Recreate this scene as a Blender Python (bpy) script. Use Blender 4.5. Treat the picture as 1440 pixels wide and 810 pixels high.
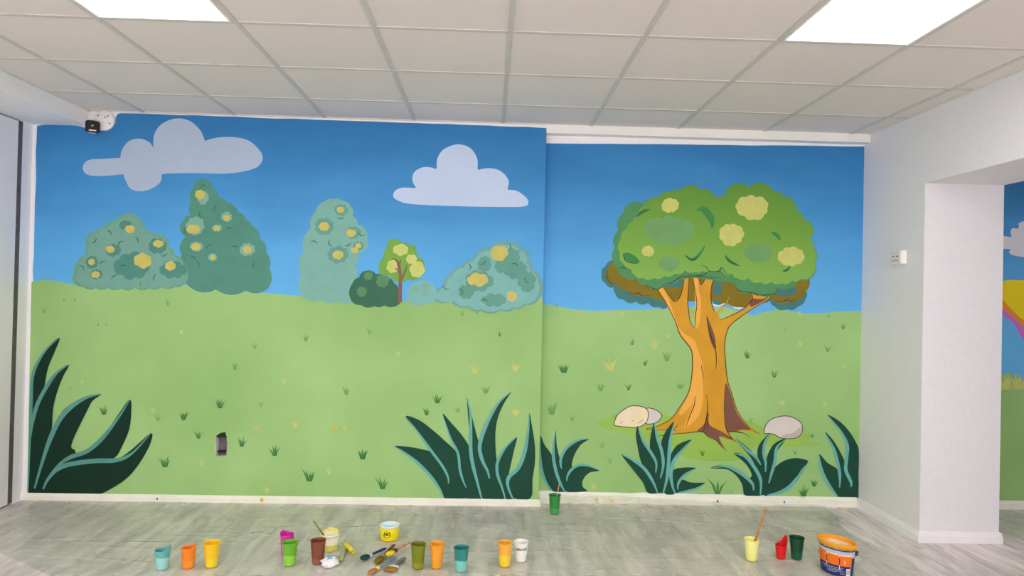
import bpy, math, random
from mathutils import Vector, noise
random.seed(7)
SC = bpy.context.scene
COL = SC.collection
for o in list(bpy.data.objects): bpy.data.objects.remove(o)

# ------------------------------------------------------------------ camera
F_PX, PITCH, YAW, ROLL = 985.5, 0.00994, 0.03158, 0.0224
CAM = Vector((0, 0, 1.4255))
_f = Vector((math.sin(YAW)*math.cos(PITCH), math.cos(YAW)*math.cos(PITCH), math.sin(PITCH)))
_r0 = Vector((math.cos(YAW), -math.sin(YAW), 0)); _u0 = _r0.cross(_f)
RIGHT = _r0*math.cos(ROLL) + _u0*math.sin(ROLL)
UP = -_r0*math.sin(ROLL) + _u0*math.cos(ROLL)
cam_data = bpy.data.cameras.new('camera'); cam = bpy.data.objects.new('camera', cam_data); COL.objects.link(cam)
cam_data.sensor_width = 36; cam_data.lens = F_PX*36/1440; cam_data.clip_start = .05
from mathutils import Matrix
m = Matrix((RIGHT, UP, -_f)).transposed().to_4x4(); m.translation = CAM
cam.matrix_world = m
SC.camera = cam
def ray(x, y): return _f + RIGHT*((x-720)/F_PX) - UP*((y-405)/F_PX)
def at_y(x, y, Y): d = ray(x, y); return CAM + d*(Y/d.y)
def at_z(x, y, Z=0.0): d = ray(x, y); return CAM + d*((Z-CAM.z)/d.z)

# ------------------------------------------------------------------ world, exposure
w = bpy.data.worlds.new('world'); SC.world = w; w.use_nodes = True
w.node_tree.nodes['Background'].inputs[0].default_value = (1, .97, .985, 1)
w.node_tree.nodes['Background'].inputs[1].default_value = 7.0   # overcast daylight, enters by the added, unseen rear windows
SC.view_settings.view_transform = 'Standard'; SC.view_settings.look = 'None'
SC.view_settings.gamma = 1; SC.view_settings.use_curve_mapping = False
SC.view_settings.exposure = 0.18
SC.cycles.diffuse_bounces = 8; SC.cycles.transparent_max_bounces = 12
PANEL = 11.0            # radiance of the LED ceiling panels
GAIN = 0.80            # display value of a white surface in this light: albedo = photo colour / GAIN

# ------------------------------------------------------------------ room numbers (metres)
H = 2.588; D = 4.748; D2 = 4.827; XL = -3.06; XS = .3605; XR = 2.603; XR2 = 3.09; YC = 4.13; YN = 1.9; ZL = 2.155
YB = -3.2; XE = 6.2; X0 = .0656; E = .457

# ------------------------------------------------------------------ helpers
def lin(c):
    c /= 255.0
    return c/12.92 if c <= .04045 else ((c+.055)/1.055)**2.4
def rgb(c, gain=None):
    g = gain or GAIN
    return tuple(min(.92, lin(v)/g) for v in c)
MATS = {}
def mat(name, c, rough=.6, var=.06, scale=6.0, spec=.2, gain=None, stretch=(1, 1, 1), bump=0, c2=None, metal=0, alpha=None, emit=None):
    if name in MATS: return MATS[name]
    M = bpy.data.materials.new(name); M.use_nodes = True; MATS[name] = M
    nt = M.node_tree; b = nt.nodes['Principled BSDF']; L = nt.links.new
    a = rgb(c, gain)
    tc = nt.nodes.new('ShaderNodeTexCoord'); mp = nt.nodes.new('ShaderNodeMapping'); mp.inputs['Scale'].default_value = stretch
    L(tc.outputs['Object'], mp.inputs[0])
    n = nt.nodes.new('ShaderNodeTexNoise'); n.inputs['Scale'].default_value = scale; n.inputs['Detail'].default_value = 5
    L(mp.outputs[0], n.inputs['Vector'])
    r = nt.nodes.new('ShaderNodeValToRGB'); L(n.outputs['Fac'], r.inputs[0])
    hi = rgb(c2, gain) if c2 else tuple(min(.95, v*(1+var)) for v in a)
    lo = a if c2 else tuple(v*(1-var) for v in a)
    r.color_ramp.elements[0].position = .3; r.color_ramp.elements[1].position = .7
    r.color_ramp.elements[0].color = (*lo, 1); r.color_ramp.elements[1].color = (*hi, 1)
    L(r.outputs[0], b.inputs['Base Color'])
    b.inputs['Roughness'].default_value = rough; b.inputs['Specular IOR Level'].default_value = spec; b.inputs['Metallic'].default_value = metal
    if bump:
        bp = nt.nodes.new('ShaderNodeBump'); bp.inputs['Strength'].default_value = bump; bp.inputs['Distance'].default_value = .002
        L(n.outputs['Fac'], bp.inputs['Height']); L(bp.outputs[0], b.inputs['Normal'])
    if alpha is not None: b.inputs['Alpha'].default_value = alpha
    if emit:
        b.inputs['Emission Color'].default_value = (1, .955, .965, 1); b.inputs['Emission Strength'].default_value = emit
    return M
def zramp(name, stops, noise_scale=3.0, amount=.12, rough=.65, spec=.25, gain=None, stretch=(1, 1, 3)):
    """paint whose tint was blended by the brush with height: stops = [(z, srgb), ...]"""
    M = bpy.data.materials.new(name); M.use_nodes = True; MATS[name] = M
    nt = M.node_tree; b = nt.nodes['Principled BSDF']; L = nt.links.new
    tc = nt.nodes.new('ShaderNodeTexCoord'); sp = nt.nodes.new('ShaderNodeSeparateXYZ'); L(tc.outputs['Object'], sp.inputs[0])
    mp = nt.nodes.new('ShaderNodeMapping'); mp.inputs['Scale'].default_value = stretch; L(tc.outputs['Object'], mp.inputs[0])
    n = nt.nodes.new('ShaderNodeTexNoise'); n.inputs['Scale'].default_value = noise_scale; n.inputs['Detail'].default_value = 6; L(mp.outputs[0], n.inputs['Vector'])
    z0, z1 = stops[0][0], stops[-1][0]
    mr = nt.nodes.new('ShaderNodeMapRange'); mr.inputs[1].default_value = z0; mr.inputs[2].default_value = z1; L(sp.outputs['Z'], mr.inputs[0])
    ad = nt.nodes.new('ShaderNodeMath'); ad.operation = 'MULTIPLY_ADD'; L(n.outputs['Fac'], ad.inputs[0]); ad.inputs[1].default_value = amount*2; ad.inputs[2].default_value = -amount
    s = nt.nodes.new('ShaderNodeMath'); s.operation = 'ADD'; L(mr.outputs[0], s.inputs[0]); L(ad.outputs[0], s.inputs[1])
    r = nt.nodes.new('ShaderNodeValToRGB'); L(s.outputs[0], r.inputs[0])
    el = r.color_ramp.elements
    while len(el) < len(stops): el.new(.5)
    for e, (z, c) in zip(el, stops): e.position = (z-z0)/(z1-z0); e.color = (*rgb(c, gain), 1)
    L(r.outputs[0], b.inputs['Base Color']); b.inputs['Roughness'].default_value = rough; b.inputs['Specular IOR Level'].default_value = spec
    return M
def mesh(name, v, f, m, parent=None, smooth=False):
    me = bpy.data.meshes.new(name); me.from_pydata([tuple(p) for p in v], [], f); me.update()
    if smooth:
        for p in me.polygons: p.use_smooth = True
    o = bpy.data.objects.new(name, me); COL.objects.link(o)
    if m: me.materials.append(m)
    if parent: o.parent = parent
    return o
def boxes(lst):
    V, Fc = [], []
    for (x0, x1, y0, y1, z0, z1) in lst:
        k = len(V)
        V += [(x, y, z) for z in (z0, z1) for y in (y0, y1) for x in (x0, x1)]
        Fc += [tuple(k+i for i in q) for q in ((0, 2, 3, 1), (4, 5, 7, 6), (0, 1, 5, 4), (2, 6, 7, 3), (0, 4, 6, 2), (1, 3, 7, 5))]
    return V, Fc
def box(name, b, m, parent=None): return mesh(name, *boxes([b]), m, parent)
def tag(o, label, cat=None, group=None, kind=None):
    o['label'] = label
    if cat: o['category'] = cat
    if group: o['group'] = group
    if kind: o['kind'] = kind
    return o
def empty(name, loc, rz=0):
    o = bpy.data.objects.new(name, None); o.empty_display_size = .05; COL.objects.link(o); o.location = loc; o.rotation_euler[2] = rz
    return o
def smooth_open(p, n=6):
    out = []
    for i in range(len(p)-1):
        a = p[max(i-1, 0)]; b = p[i]; c = p[i+1]; d = p[min(i+2, len(p)-1)]
        for k in range(n):
            t = k/n
            out.append(tuple(.5*(2*b[j]+(c[j]-a[j])*t+(2*a[j]-5*b[j]+4*c[j]-d[j])*t*t+(3*b[j]-a[j]-3*c[j]+d[j])*t**3) for j in range(len(b))))
    return out+[tuple(p[-1])]
def smooth_closed(p, n=5):
    q = [p[-1]]+list(p)+[p[0], p[1]]; out = []
    for i in range(1, len(q)-2):
        a, b, c, d = q[i-1:i+3]
        for k in range(n):
            t = k/n
            out.append(tuple(.5*(2*b[j]+(c[j]-a[j])*t+(2*a[j]-5*b[j]+4*c[j]-d[j])*t*t+(3*b[j]-a[j]-3*c[j]+d[j])*t**3) for j in range(2)))
    return out
def cusped(p, n=5):
    """closed smooth outline, sharp where two neighbouring points nearly coincide"""
    k = next(i for i in range(len(p)) if math.dist(p[i-1], p[i]) < 1.3); p = p[k:]+p[:k]
    out, run = [], [p[0]]
    for a, b in zip(p, p[1:]):
        if math.dist(a, b) < 1.3: out += smooth_open(run, n)[:-1]; run = [b]
        else: run.append(b)
    return out+smooth_open(run, n)
def area2(p): return sum(p[i][0]*p[(i+1) % len(p)][1]-p[(i+1) % len(p)][0]*p[i][1] for i in range(len(p)))
def scallop(p, s=.25, n=6):
    """each side of the outline bulges outward as a leafy bump"""
    sg = 1 if area2(p) > 0 else -1; out = []
    for i in range(len(p)):
        a, b = p[i], p[(i+1) % len(p)]; dx, dy = b[0]-a[0], b[1]-a[1]
        for k in range(n):
            t = k/n; h = s*4*t*(1-t)
            out.append((a[0]+dx*t+sg*dy*h, a[1]+dy*t-sg*dx*h))
    return out
def blob(cx, cy, rx, ry, n=8, s=.3, seed=0):
    R = random.Random(seed+int(cx*7+cy*13))
    a0 = R.random()*6
    return scallop([(cx+rx*math.cos(a0+6.283*i/n)*R.uniform(.8, 1.0), cy+ry*math.sin(a0+6.283*i/n)*R.uniform(.8, 1.0)) for i in range(n)], s)
def zc(ox, oy, s, pts): return [(ox+x/s, oy+y/s) for x, y in pts]

# ------------------------------------------------------------------ flat paint on a wall plane (pixel -> wall point)
def snap(v):
    """paint runs right up to the edge of the step"""
    for p in v:
        if p.x > XS-.035: p.x = XS
    return v
class Plane:
    def __init__(s, Y): s.Y = Y; s.k = 0
    def lay(s, name, pts, m, parent, label=None, lift=None):
        s.k += 1
        Y = s.Y-.0008-.00003*s.k
        v = [at_y(x, y, Y) for x, y in pts]
        if s.Y == D and name == 'painted_sky': v = snap(v)
        o = mesh(name, v, [tuple(range(len(v)))], m, parent)
        if o.data.polygons[0].normal.y > 0: o.data.flip_normals()
        if label: o['label'] = label
        return o
    def stroke(s, name, pts, wd, m, parent, taper=(0.05, 1, .1), n=6):
        p = smooth_open(pts, n); N = len(p); Lf, Rt = [], []
        for i, (x, y) in enumerate(p):
            a = p[max(i-1, 0)]; b = p[min(i+1, N-1)]; dx, dy = b[0]-a[0], b[1]-a[1]; l = math.hypot(dx, dy) or 1
            t = i/(N-1); q = taper[0]+(taper[1]-taper[0])*min(1, t*3) if t < .5 else taper[2]+(taper[1]-taper[2])*min(1, (1-t)*3)
            h = wd*q*.5
            Lf.append((x-dy/l*h, y+dx/l*h)); Rt.append((x+dy/l*h, y-dx/l*h))
        s.k += 1; Y = s.Y-.0008-.00003*s.k
        v = [at_y(x, y, Y) for x, y in Lf+Rt]
        return mesh(name, v, [(i, i+1, N+i+1, N+i) for i in range(N-1)], m, parent)
    def tuft(s, x, y, h, m, parent, n=4, spread=.5):
        V, Fc = [], []; s.k += 1; Y = s.Y-.0008-.00003*s.k
        for i in range(n):
            a = (i/(n-1)-.5)*spread*2+random.uniform(-.12, .12); L = h*random.uniform(.6, 1); w0 = h*.042
            bx = x+(i-(n-1)/2)*h*.06
            pts = [(bx-w0, y), (bx+math.sin(a*.6)*L*.55-w0*1.2, y-L*.5), (bx+math.sin(a)*L, y-math.cos(a)*L), (bx+math.sin(a*.6)*L*.55+w0*1.2, y-L*.5), (bx+w0, y)]
            k = len(V); V += [at_y(px, py, Y) for px, py in pts]; Fc.append(tuple(range(k, k+5)))
        return mesh('painted_grass_tuft', V, Fc, m, parent)

# ------------------------------------------------------------------ structure
WHITE = mat('white_emulsion', (226, 222, 224), .6, .02, 40, bump=.04)
GREYW = mat('grey_white_emulsion', (214, 214, 217), .6, .02, 40, bump=.04)
CREAM = mat('cream_baseboard', (228, 224, 208), .45, .06, 9)
BBW = mat('white_baseboard', (232, 230, 226), .4, .02, 9)
TILE = mat('ceiling_tile_white', (208, 202, 199), .85, .02, 120, bump=.15)
TBAR = mat('grey_grid_metal', (186, 184, 178), .45, .03, 20)

floor = tag(mesh('floor', *boxes([(XL-.1, XE, 1.0, 5.0, -.1, -.006), (XL-.1, XE, YB, 1.0, -.1, 0)]), mat('floor_core', (200, 192, 190), .5)), 'pale grey wood-look laminate floor under the plastic sheet', 'floor', kind='structure')
def plank_mat():
    M = bpy.data.materials.new('grey_laminate'); M.use_nodes = True; nt = M.node_tree; L = nt.links.new; b = nt.nodes['Principled BSDF']
    tc = nt.nodes.new('ShaderNodeTexCoord'); oi = nt.nodes.new('ShaderNodeObjectInfo')
    va = nt.nodes.new('ShaderNodeVectorMath'); va.operation = 'MULTIPLY_ADD'; L(oi.outputs['Random'], va.inputs[0]); va.inputs[1].default_value = (37, 91, 11); L(tc.outputs['Object'], va.inputs[2])
    mp = nt.nodes.new('ShaderNodeMapping'); mp.inputs['Scale'].default_value = (9, 1.3, 1); L(va.outputs[0], mp.inputs[0])
    n = nt.nodes.new('ShaderNodeTexNoise'); n.inputs['Scale'].default_value = 1.6; n.inputs['Detail'].default_value = 8; n.inputs['Roughness'].default_value = .62; n.inputs['Distortion'].default_value = .6
    L(mp.outputs[0], n.inputs['Vector'])
    r = nt.nodes.new('ShaderNodeValToRGB'); L(n.outputs['Fac'], r.inputs[0]); el = r.color_ramp.elements
    el[0].position = .3; el[0].color = (*rgb((162, 154, 153)), 1); el[1].position = .62; el[1].color = (*rgb((222, 213, 211)), 1)
    L(r.outputs[0], b.inputs['Base Color']); b.inputs['Roughness'].default_value = .42; b.inputs['Specular IOR Level'].default_value = .35
    return M
PM = plank_mat()
PW, PL = .236, 1.3
pv, pf = boxes([(.0003, PW-.0003, .0003, PL-.0003, -.006, 0)])
pme = bpy.data.meshes.new('plank'); pme.from_pydata(pv, [], pf); pme.materials.append(PM)
i = 0
while XL-.1+i*PW < XE-.05:
    y = 1.0-(i*.47 % 1)*0; off = (i*.43 % 1)*PL
    ys = [1.0]+[1.0+off+k*PL for k in range(4) if 1.0+off+k*PL < 4.95 and off > .05]
    if off <= .05: ys = [1.0+k*PL for k in range(4) if 1.0+k*PL < 4.9]
    for j, y0 in enumerate(ys):
        y1 = ys[j+1] if j+1 < len(ys) else min(y0+PL, 4.98)
        o = bpy.data.objects.new('plank', pme); COL.objects.link(o); o.parent = floor
        o.location = (XL-.1+i*PW, y0, 0); o.scale = (1, (y1-y0)/PL, 1)
    i += 1

ceil = tag(mesh('ceiling', *boxes([(XL-.1, XE, YB, 5.0, H+.03, H+.1)]), mat('ceiling_void', (150, 150, 150))), 'suspended ceiling of square off-white tiles in a grey metal grid', 'ceiling', kind='structure')
YROW = D-E            # first grid line out from the wall
lights_cells = set()
for cx in (-3, 2):
    for ry in (3, 7, 11): lights_cells.add((cx, ry))
lights_cells.add((7, 3)); lights_cells.add((7, 7))
tv, tf = boxes([(.0, .6, 0, .6, .004, .018)])
tme = bpy.data.meshes.new('ceiling_tile'); tme.from_pydata(tv, [], tf); tme.materials.append(TILE)
cxs = range(-6, 11)
for cx in cxs:
    xa, xb = X0+.6*cx, X0+.6*(cx+1)
    if xb < -2.70 or xa > XE: continue
    for r in range(0, 13):      # row r spans [YROW-.6r, YROW-.6(r-1)]
        ya = YROW-.6*r; yb = ya+.6
        if yb < YB: continue
        if (cx, r) in lights_cells: continue
        if r > 6 and cx > 4: continue
        x_a, x_b = max(xa, -2.70), min(xb, XE)
        if xa < XR < xb: parts = [(x_a, XR)]
        elif XR <= xa < XR2: parts = [(XR2, x_b)]
        else: parts = [(x_a, x_b)]
        y_b = min(yb, D) if xb < XS+.3 else min(yb, D if x_b <= XR+.01 else D2)
        for (p, q) in parts:
            if q-p < .03: continue
            o = bpy.data.objects.new('ceiling_tile', tme); COL.objects.link(o); o.parent = ceil
            o.location = (p, ya, H); o.scale = ((q-p)/.6, (y_b-ya)/.6, 1)
W2 = .012
for cx in range(-4, 5):
    x = X0+.6*cx; box('grid_bar', (x-W2, x+W2, YB, D-.002, H-.001, H+.03), TBAR, ceil)
for cx in range(6, 11):
    x = X0+.6*cx; box('grid_bar', (x-W2, x+W2, .8, D2, H-.001, H+.03), TBAR, ceil)
for r in range(0, 13):
    y = YROW-.6*r
    if y < YB: break
    box('grid_bar', (-2.70, XR, y-W2, y+W2, H-.0005, H+.03), TBAR, ceil)
    if r < 6: box('grid_bar', (XR2, XE, y-W2, y+W2, H-.0005, H+.03), TBAR, ceil)
EDGE = mat('grid_edge_trim', (205, 200, 192), .5)
box('edge_trim', (-2.70, XS, D-.018, D-.001, H-.0008, H+.02), EDGE, ceil)
box('edge_trim', (XR-.018, XR-.001, YB, D, H-.0008, H+.02), EDGE, ceil)
box('edge_trim', (-2.699, -2.684, YB, D, H-.0008, H+.02), EDGE, ceil)

# LED panels: the lamps of the room
DIFF = mat('lit_diffuser', (250, 250, 255), .5, 0, 5, emit=PANEL)
FRAME = mat('panel_frame', (236, 236, 236), .4, .01)
pos_name = {(-3, 3): 'lit square LED panel in the ceiling above the left of the mural', (2, 3): 'lit square LED panel in the ceiling above the painted tree'}
for (cx, r) in sorted(lights_cells):
    x, y = X0+.6*cx+.3, YROW-.6*r+.3
    L = empty('ceiling_light', (x, y, H))
    mesh('frame', *boxes([(-.286, .286, -.286, -.274, -.003, .018), (-.286, .286, .274, .286, -.003, .018), (-.286, -.274, -.274, .274, -.003, .018), (.274, .286, -.274, .274, -.003, .018)]), FRAME, L)
    box('diffuser', (-.274, .274, -.274, .274, .001, .012), DIFF, L)
    side = {-3: 'left', 2: 'right', 7: 'side room'}[cx]; where = {3: 'near the mural', 7: 'overhead', 11: 'behind the camera'}[r]
    tag(L, pos_name.get((cx, r), 'square LED ceiling panel, %s row, %s' % (side, where)), 'ceiling light', 'square LED ceiling panels')

# back wall (left, proud of the recess) with the cut-out for an electrical box
hx0, hx1, hz0, hz1 = -1.806, -1.724, .300, .476
wall = tag(mesh('wall_back', *boxes([(XL-.1, hx0, D, 5.0, 0, H+.03), (hx1, XS, D, 5.0, 0, H+.03), (hx0, hx1, D, 5.0, hz1, H+.03), (hx0, hx1, D, 5.0, 0, hz0), (hx0, hx1, D+.07, 5.0, hz0, hz1)]), WHITE),
           'back wall carrying the painted meadow mural with clouds and bushes', 'wall', kind='structure')
rec = tag(mesh('wall_recess', *boxes([(XS-.02, XR+.05, D2, 5.0, 0, H+.03)]), WHITE), 'shallow recessed back wall with the big painted tree', 'wall', kind='structure')
wr = tag(mesh('wall_right', *boxes([(XR, XR2, YC, 5.0, 0, H+.03), (XR, XR2, YN, YC, ZL, H+.03), (XR, XR2, YB, YN, 0, H+.03)]), GREYW), 'pale grey right wall with the wide opening to the next room', 'wall', kind='structure')
wl = tag(mesh('wall_left', *boxes([(XL-.12, XL, 4.648, 4.76, 0, H+.03), (XL-.12, XL, 3.55, 4.648, 2.482, H+.03), (XL-.12, XL, YB, 3.55, 0, H+.03), (XL-.12, XL-.05, 3.55, 4.648, 0, 2.482)]), WHITE), 'white left wall beside the mural with a tall door', 'wall', kind='structure')
WZ0, WZ1 = .9, 2.35; WX = [(-2.6, -.9), (-.55, 1.15), (1.45, 2.5)]  # unseen windows added behind the viewer to bring in frontal daylight
rb_ = [(XL-.1, XE, YB-.1, YB, 0, WZ0), (XL-.1, XE, YB-.1, YB, WZ1, H+.03)]
xe = [XL-.1]+[v for p in WX for v in p]+[XE]
for k in range(0, len(xe), 2): rb_.append((xe[k], xe[k+1], YB-.1, YB, WZ0, WZ1))
tag(mesh('wall_rear', *boxes(rb_), WHITE), 'white wall behind the viewer with three windows', 'wall', kind='structure')
for k, (x0, x1) in enumerate(WX):
    xm = (x0+x1)/2
    wf = tag(mesh('window_%d' % (k+1), *boxes([(x0, x0+.06, YB-.09, YB-.02, WZ0, WZ1), (x1-.06, x1, YB-.09, YB-.02, WZ0, WZ1), (x0, x1, YB-.09, YB-.02, WZ0, WZ0+.06), (x0, x1, YB-.09, YB-.02, WZ1-.06, WZ1), (xm-.03, xm+.03, YB-.09, YB-.02, WZ0, WZ1)]), BBW), 'white framed window in the wall behind the viewer, number %d from the left wall' % (k+1), 'window', kind='structure')
    pd = bpy.data.lights.new('window_daylight', 'AREA'); pd.shape = 'RECTANGLE'; pd.size = x1-x0; pd.size_y = WZ1-WZ0; pd.cycles.is_portal = True
    po = bpy.data.objects.new('window_daylight', pd); COL.objects.link(po); po.location = (xm, YB-.11, (WZ0+WZ1)/2); po.rotation_euler = (math.pi/2, 0, 0)
tag(mesh('wall_next_room', *boxes([(XE, XE+.1, YB, 5.0, 0, H+.03), (XR2, XE, .7, .8, 0, H+.03)]), WHITE), 'plain white side walls of the next room', 'wall', kind='structure')
wn = tag(box('wall_back_next_room', (XR2, XE, D2, 5.0, 0, H+.03), WHITE), 'mural wall of the next room seen through the opening', 'wall', kind='structure')
d1 = tag(mesh('door_1', *boxes([(XL-.05, XL+.006, 3.58, 4.598, .012, 2.474)]), mat('door_white', (222, 218, 220), .45, .02, 8)), 'tall white flush door beside the left end of the mural', 'door', kind='structure')
DK = mat('dark_gasket', (92, 88, 86), .6, .2, 25)
mesh('gasket', *boxes([(XL-.045, XL+.002, 4.600, 4.646, .012, 2.480), (XL-.045, XL+.002, 3.58, 4.600, 2.475, 2.482)]), DK, d1)
tag(box('trim_1', (XL, -2.70, YB, D-.001, 2.488, H+.03), WHITE), 'white boxed beam under the ceiling along the left wall', 'beam', kind='structure')
tag(box('trim_2', (XS, XR, D, D2, 2.533, H+.03), mat('bulkhead_cream', (232, 226, 218), .55, .02)), 'narrow cream bulkhead strip above the painted tree', 'trim', kind='structure')
def skirting(name, path, h, t, m, label):
    """path of floor points; profile stepped at the top; offset t to the left of travel"""
    V, Fc = [], []
    n = len(path)
    dirs = [(Vector(path[i+1])-Vector(path[i])).normalized() for i in range(n-1)]
    prof = [(0, 0), (1, 0), (1, .62), (.75, .74), (.62, .9), (.3, 1), (0, 1)]
    for i in range(n):
        d0 = dirs[max(i-1, 0)]; d1_ = dirs[min(i, n-2)]
        n0 = Vector((-d0.y, d0.x)); n1 = Vector((-d1_.y, d1_.x)); b = (n0+n1); b = b/ max(b.dot(n0), .3)
        for (a, z) in prof: V.append((path[i][0]+b.x*t*a, path[i][1]+b.y*t*a, z*h+.0005))
    k = len(prof)
    for i in range(n-1):
        for j in range(k): Fc.append((i*k+j, (i+1)*k+j, (i+1)*k+(j+1) % k, i*k+(j+1) % k))
    Fc += [tuple(range(k)), tuple(range((n-1)*k+k-1, (n-1)*k-1, -1))]
    return tag(mesh(name, V, Fc, m), label, 'baseboard', kind='structure')
skirting('baseboard_back', [(XS, D2-.001), (XS, D), (XL, D)][::1], .046, .014, CREAM, 'paint-smeared cream baseboard under the meadow mural')
skirting('baseboard_recess', [(XR-.014, D2), (XS+.014, D2)], .068, .014, CREAM, 'paint-smeared cream baseboard under the painted tree')
skirting('baseboard_right', [(XR2, D2), (XR2, YC), (XR, YC), (XR, D2)], .066, .016, BBW, 'white baseboard around the end of the right wall')
skirting('baseboard_next_room', [(XE, D2), (XR2+.016, D2)], .06, .014, CREAM, 'cream baseboard under the mural of the next room')

# ------------------------------------------------------------------ mural
A = Plane(D); B = Plane(D2); N = Plane(D2)
SKY = zramp('mural_sky_blue', [(1.2, (96, 172, 226)), (1.6, (86, 162, 216)), (2.1, (62, 136, 192)), (2.5, (46, 114, 170))], 2.2, .16)  # brush-blended blues; darker top stops also hold painted light falloff near the ceiling
MEADOW = mat('mural_meadow_green', (134, 175, 106), .65, .07, 1.3, c2=(152, 190, 124))
def edge(p0, p1, n, j, seed):
    R = random.Random(seed)
    return [(p0[0]+(p1[0]-p0[0])*i/n+R.uniform(-j, j)*(p1[1] != p0[1] and abs(p1[1]-p0[1]) > abs(p1[0]-p0[0])), p0[1]+(p1[1]-p0[1])*i/n+R.uniform(-j, j)*(abs(p1[0]-p0[0]) >= abs(p1[1]-p0[1]))) for i in range(n)]
# sky goes round the bare patch at the security camera
sky_l = [(52, 177)]+[(70, 174.5), (90, 174.6), (112, 177.5), (122, 180), (140, 184), (150, 183), (160, 179), (163, 172), (163, 164), (166, 160)]+edge((170, 158.8), (766.6, 179.5), 22, .5, 1)+[(766.7, 180), (763.4, 450), (120, 440), (46, 397)]+edge((46, 397), (52, 177), 12, .8, 2)
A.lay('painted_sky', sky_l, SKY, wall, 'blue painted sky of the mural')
hor_l = [(44.2, 396), (70, 394), (110, 401), (160, 406), (215, 404), (260, 401), (300, 404), (350, 410), (420, 416), (480, 420), (540, 424), (600, 422), (632, 422), (665, 430), (700, 437), (735, 426), (763.7, 416)]
mb = [(759.8, 702.5)]+edge((755, 703), (38, 695), 30, .9, 3)+[(38, 695)]
# the cut-out: the paint stops around it (outline bridged into the meadow polygon)
hole = zc(290, 595, 13.51, [(175, 630), (165, 560), (170, 420), (180, 330), (182, 240), (230, 215), (270, 185), (320, 180), (350, 165), (365, 185), (378, 230), (392, 262), (388, 330), (402, 370), (395, 420), (392, 500), (380, 600), (372, 615)])
from mathutils.geometry import tessellate_polygon
def lay_hole(pl, name, outer, inner, m, parent, label):
    pl.k += 1; Y = pl.Y-.0008-.00003*pl.k
    lo = snap([at_y(x, y, Y) for x, y in outer]); li = [at_y(x, y, Y) for x, y in inner]
    tris = tessellate_polygon([[Vector((p.x, p.z, 0)) for p in lo], [Vector((p.x, p.z, 0)) for p in li]])
    o = mesh(name, lo+li, [tuple(t) for t in tris], m, parent)
    if o.data.polygons[0].normal.y > 0: o.data.flip_normals()
    o['label'] = label
    return o
lay_hole(A, 'painted_meadow', smooth_open(hor_l, 4)+mb, hole, MEADOW, wall, 'light green painted meadow of the mural')
# plaster skin closing the cut-out to its ragged outline, and the metal box behind
lay_hole(Plane(D+.001), 'plaster_edge', [(298, 600), (326, 600), (326, 648), (298, 648)], hole, mat('bare_plaster', (205, 205, 190), .8, .1, 40), wall, 'ragged bare plaster around the wall cut-out')
GREYB = mat('cutout_box_grey', (104, 94, 98), .45, .25, 30, stretch=(3, 1, .5))
box('cutout_box', (hx0+.003, hx1-.003, D+.055, D+.069, hz0+.002, hz1-.002), GREYB, wall)
box('cutout_lip', (hx0+.003, hx1-.003, D+.02, D+.055, hz1-.05, hz1-.002), mat('cutout_box_dark', (46, 40, 42), .6), wall)  # dark piece standing in for shade at the top of the recess
box('cutout_ridge', (hx0+.003, hx1-.003, D+.03, D+.055, hz0+.022, hz0+.034), MATS['cutout_box_dark'], wall)

sky_r = [(756, 201)]+edge((760, 201.2), (1220, 206), 14, .4, 5)+[(1220.5, 206), (1219, 230), (1217.5, 300), (1214, 450), (752, 450)]
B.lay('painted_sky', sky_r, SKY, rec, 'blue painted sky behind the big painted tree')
hor_r = [(752, 425), (762.3, 427), (780, 430), (800, 434), (830, 437), (870, 436), (905, 436), (950, 434), (1000, 431), (1030, 434), (1056, 443), (1070, 440), (1085, 437), (1100, 436), (1125, 440), (1150, 441), (1180, 438), (1213.4, 437)]
mrb = [(1209.5, 702)]+edge((1206, 702), (1100, 697.5), 6, .9, 6)+edge((1100, 697), (750, 690), 18, .9, 8)+[(750, 690)]
B.lay('painted_meadow', smooth_open(hor_r, 4)+mrb, MEADOW, rec, 'light green painted meadow below the big painted tree')
# painted return of the step
sv = [(XS+.0006, D+.0005, .048), (XS+.0006, D2-.002, .07), (XS+.0006, D2-.002, 1.29), (XS+.0006, D+.0005, 1.29)]
sr = mesh('painted_meadow', sv, [(0, 1, 2, 3)], MEADOW, wall)
sv = [(XS+.0006, D+.0005, 1.29), (XS+.0006, D2-.002, 1.29), (XS+.0006, D2-.002, 2.49), (XS+.0006, D+.0005, 2.57)]
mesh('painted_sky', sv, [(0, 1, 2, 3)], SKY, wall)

CLOUD1 = mat('painted_cloud_grey', (162, 179, 200), .65, .03, 3)
CLOUD2 = mat('painted_cloud_pale', (180, 198, 224), .65, .03, 3)
c1 = zc(0, 0, 3, [(350, 700), (375, 675), (440, 670), (506, 666), (508, 664), (515, 630), (545, 595), (590, 585), (630, 600), (646, 624), (647, 622), (650, 570), (680, 525), (740, 500), (800, 510), (845, 550), (864, 594), (866, 594), (920, 580), (1000, 580), (1060, 600), (1105, 650), (1100, 690), (1060, 715), (960, 732), (800, 730), (685, 733), (683, 735), (675, 770), (640, 795), (595, 807), (550, 795), (525, 750), (522, 737), (520, 735), (440, 742), (380, 740), (355, 725)])
A.lay('painted_cloud', cusped(c1), CLOUD1, wall, 'long grey-blue painted cloud at the upper left of the mural')
c2 = [(553, 276), (556, 268), (566, 264), (584, 264.6), (585, 264), (580, 254), (582, 243), (592, 236), (603, 235), (613.5, 238), (614.3, 237), (615, 223), (624, 210), (643, 203), (661, 208), (671, 223), (671.3, 238), (672, 239), (687, 236.5), (703, 240), (715, 253), (713.5, 266), (714, 267), (727, 268.5), (740, 278), (743, 285), (738, 290), (713, 291), (647, 290), (580, 287), (560, 282)]
A.lay('painted_cloud', cusped(c2), CLOUD2, wall, 'round puffy pale painted cloud near the step in the wall')

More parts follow.
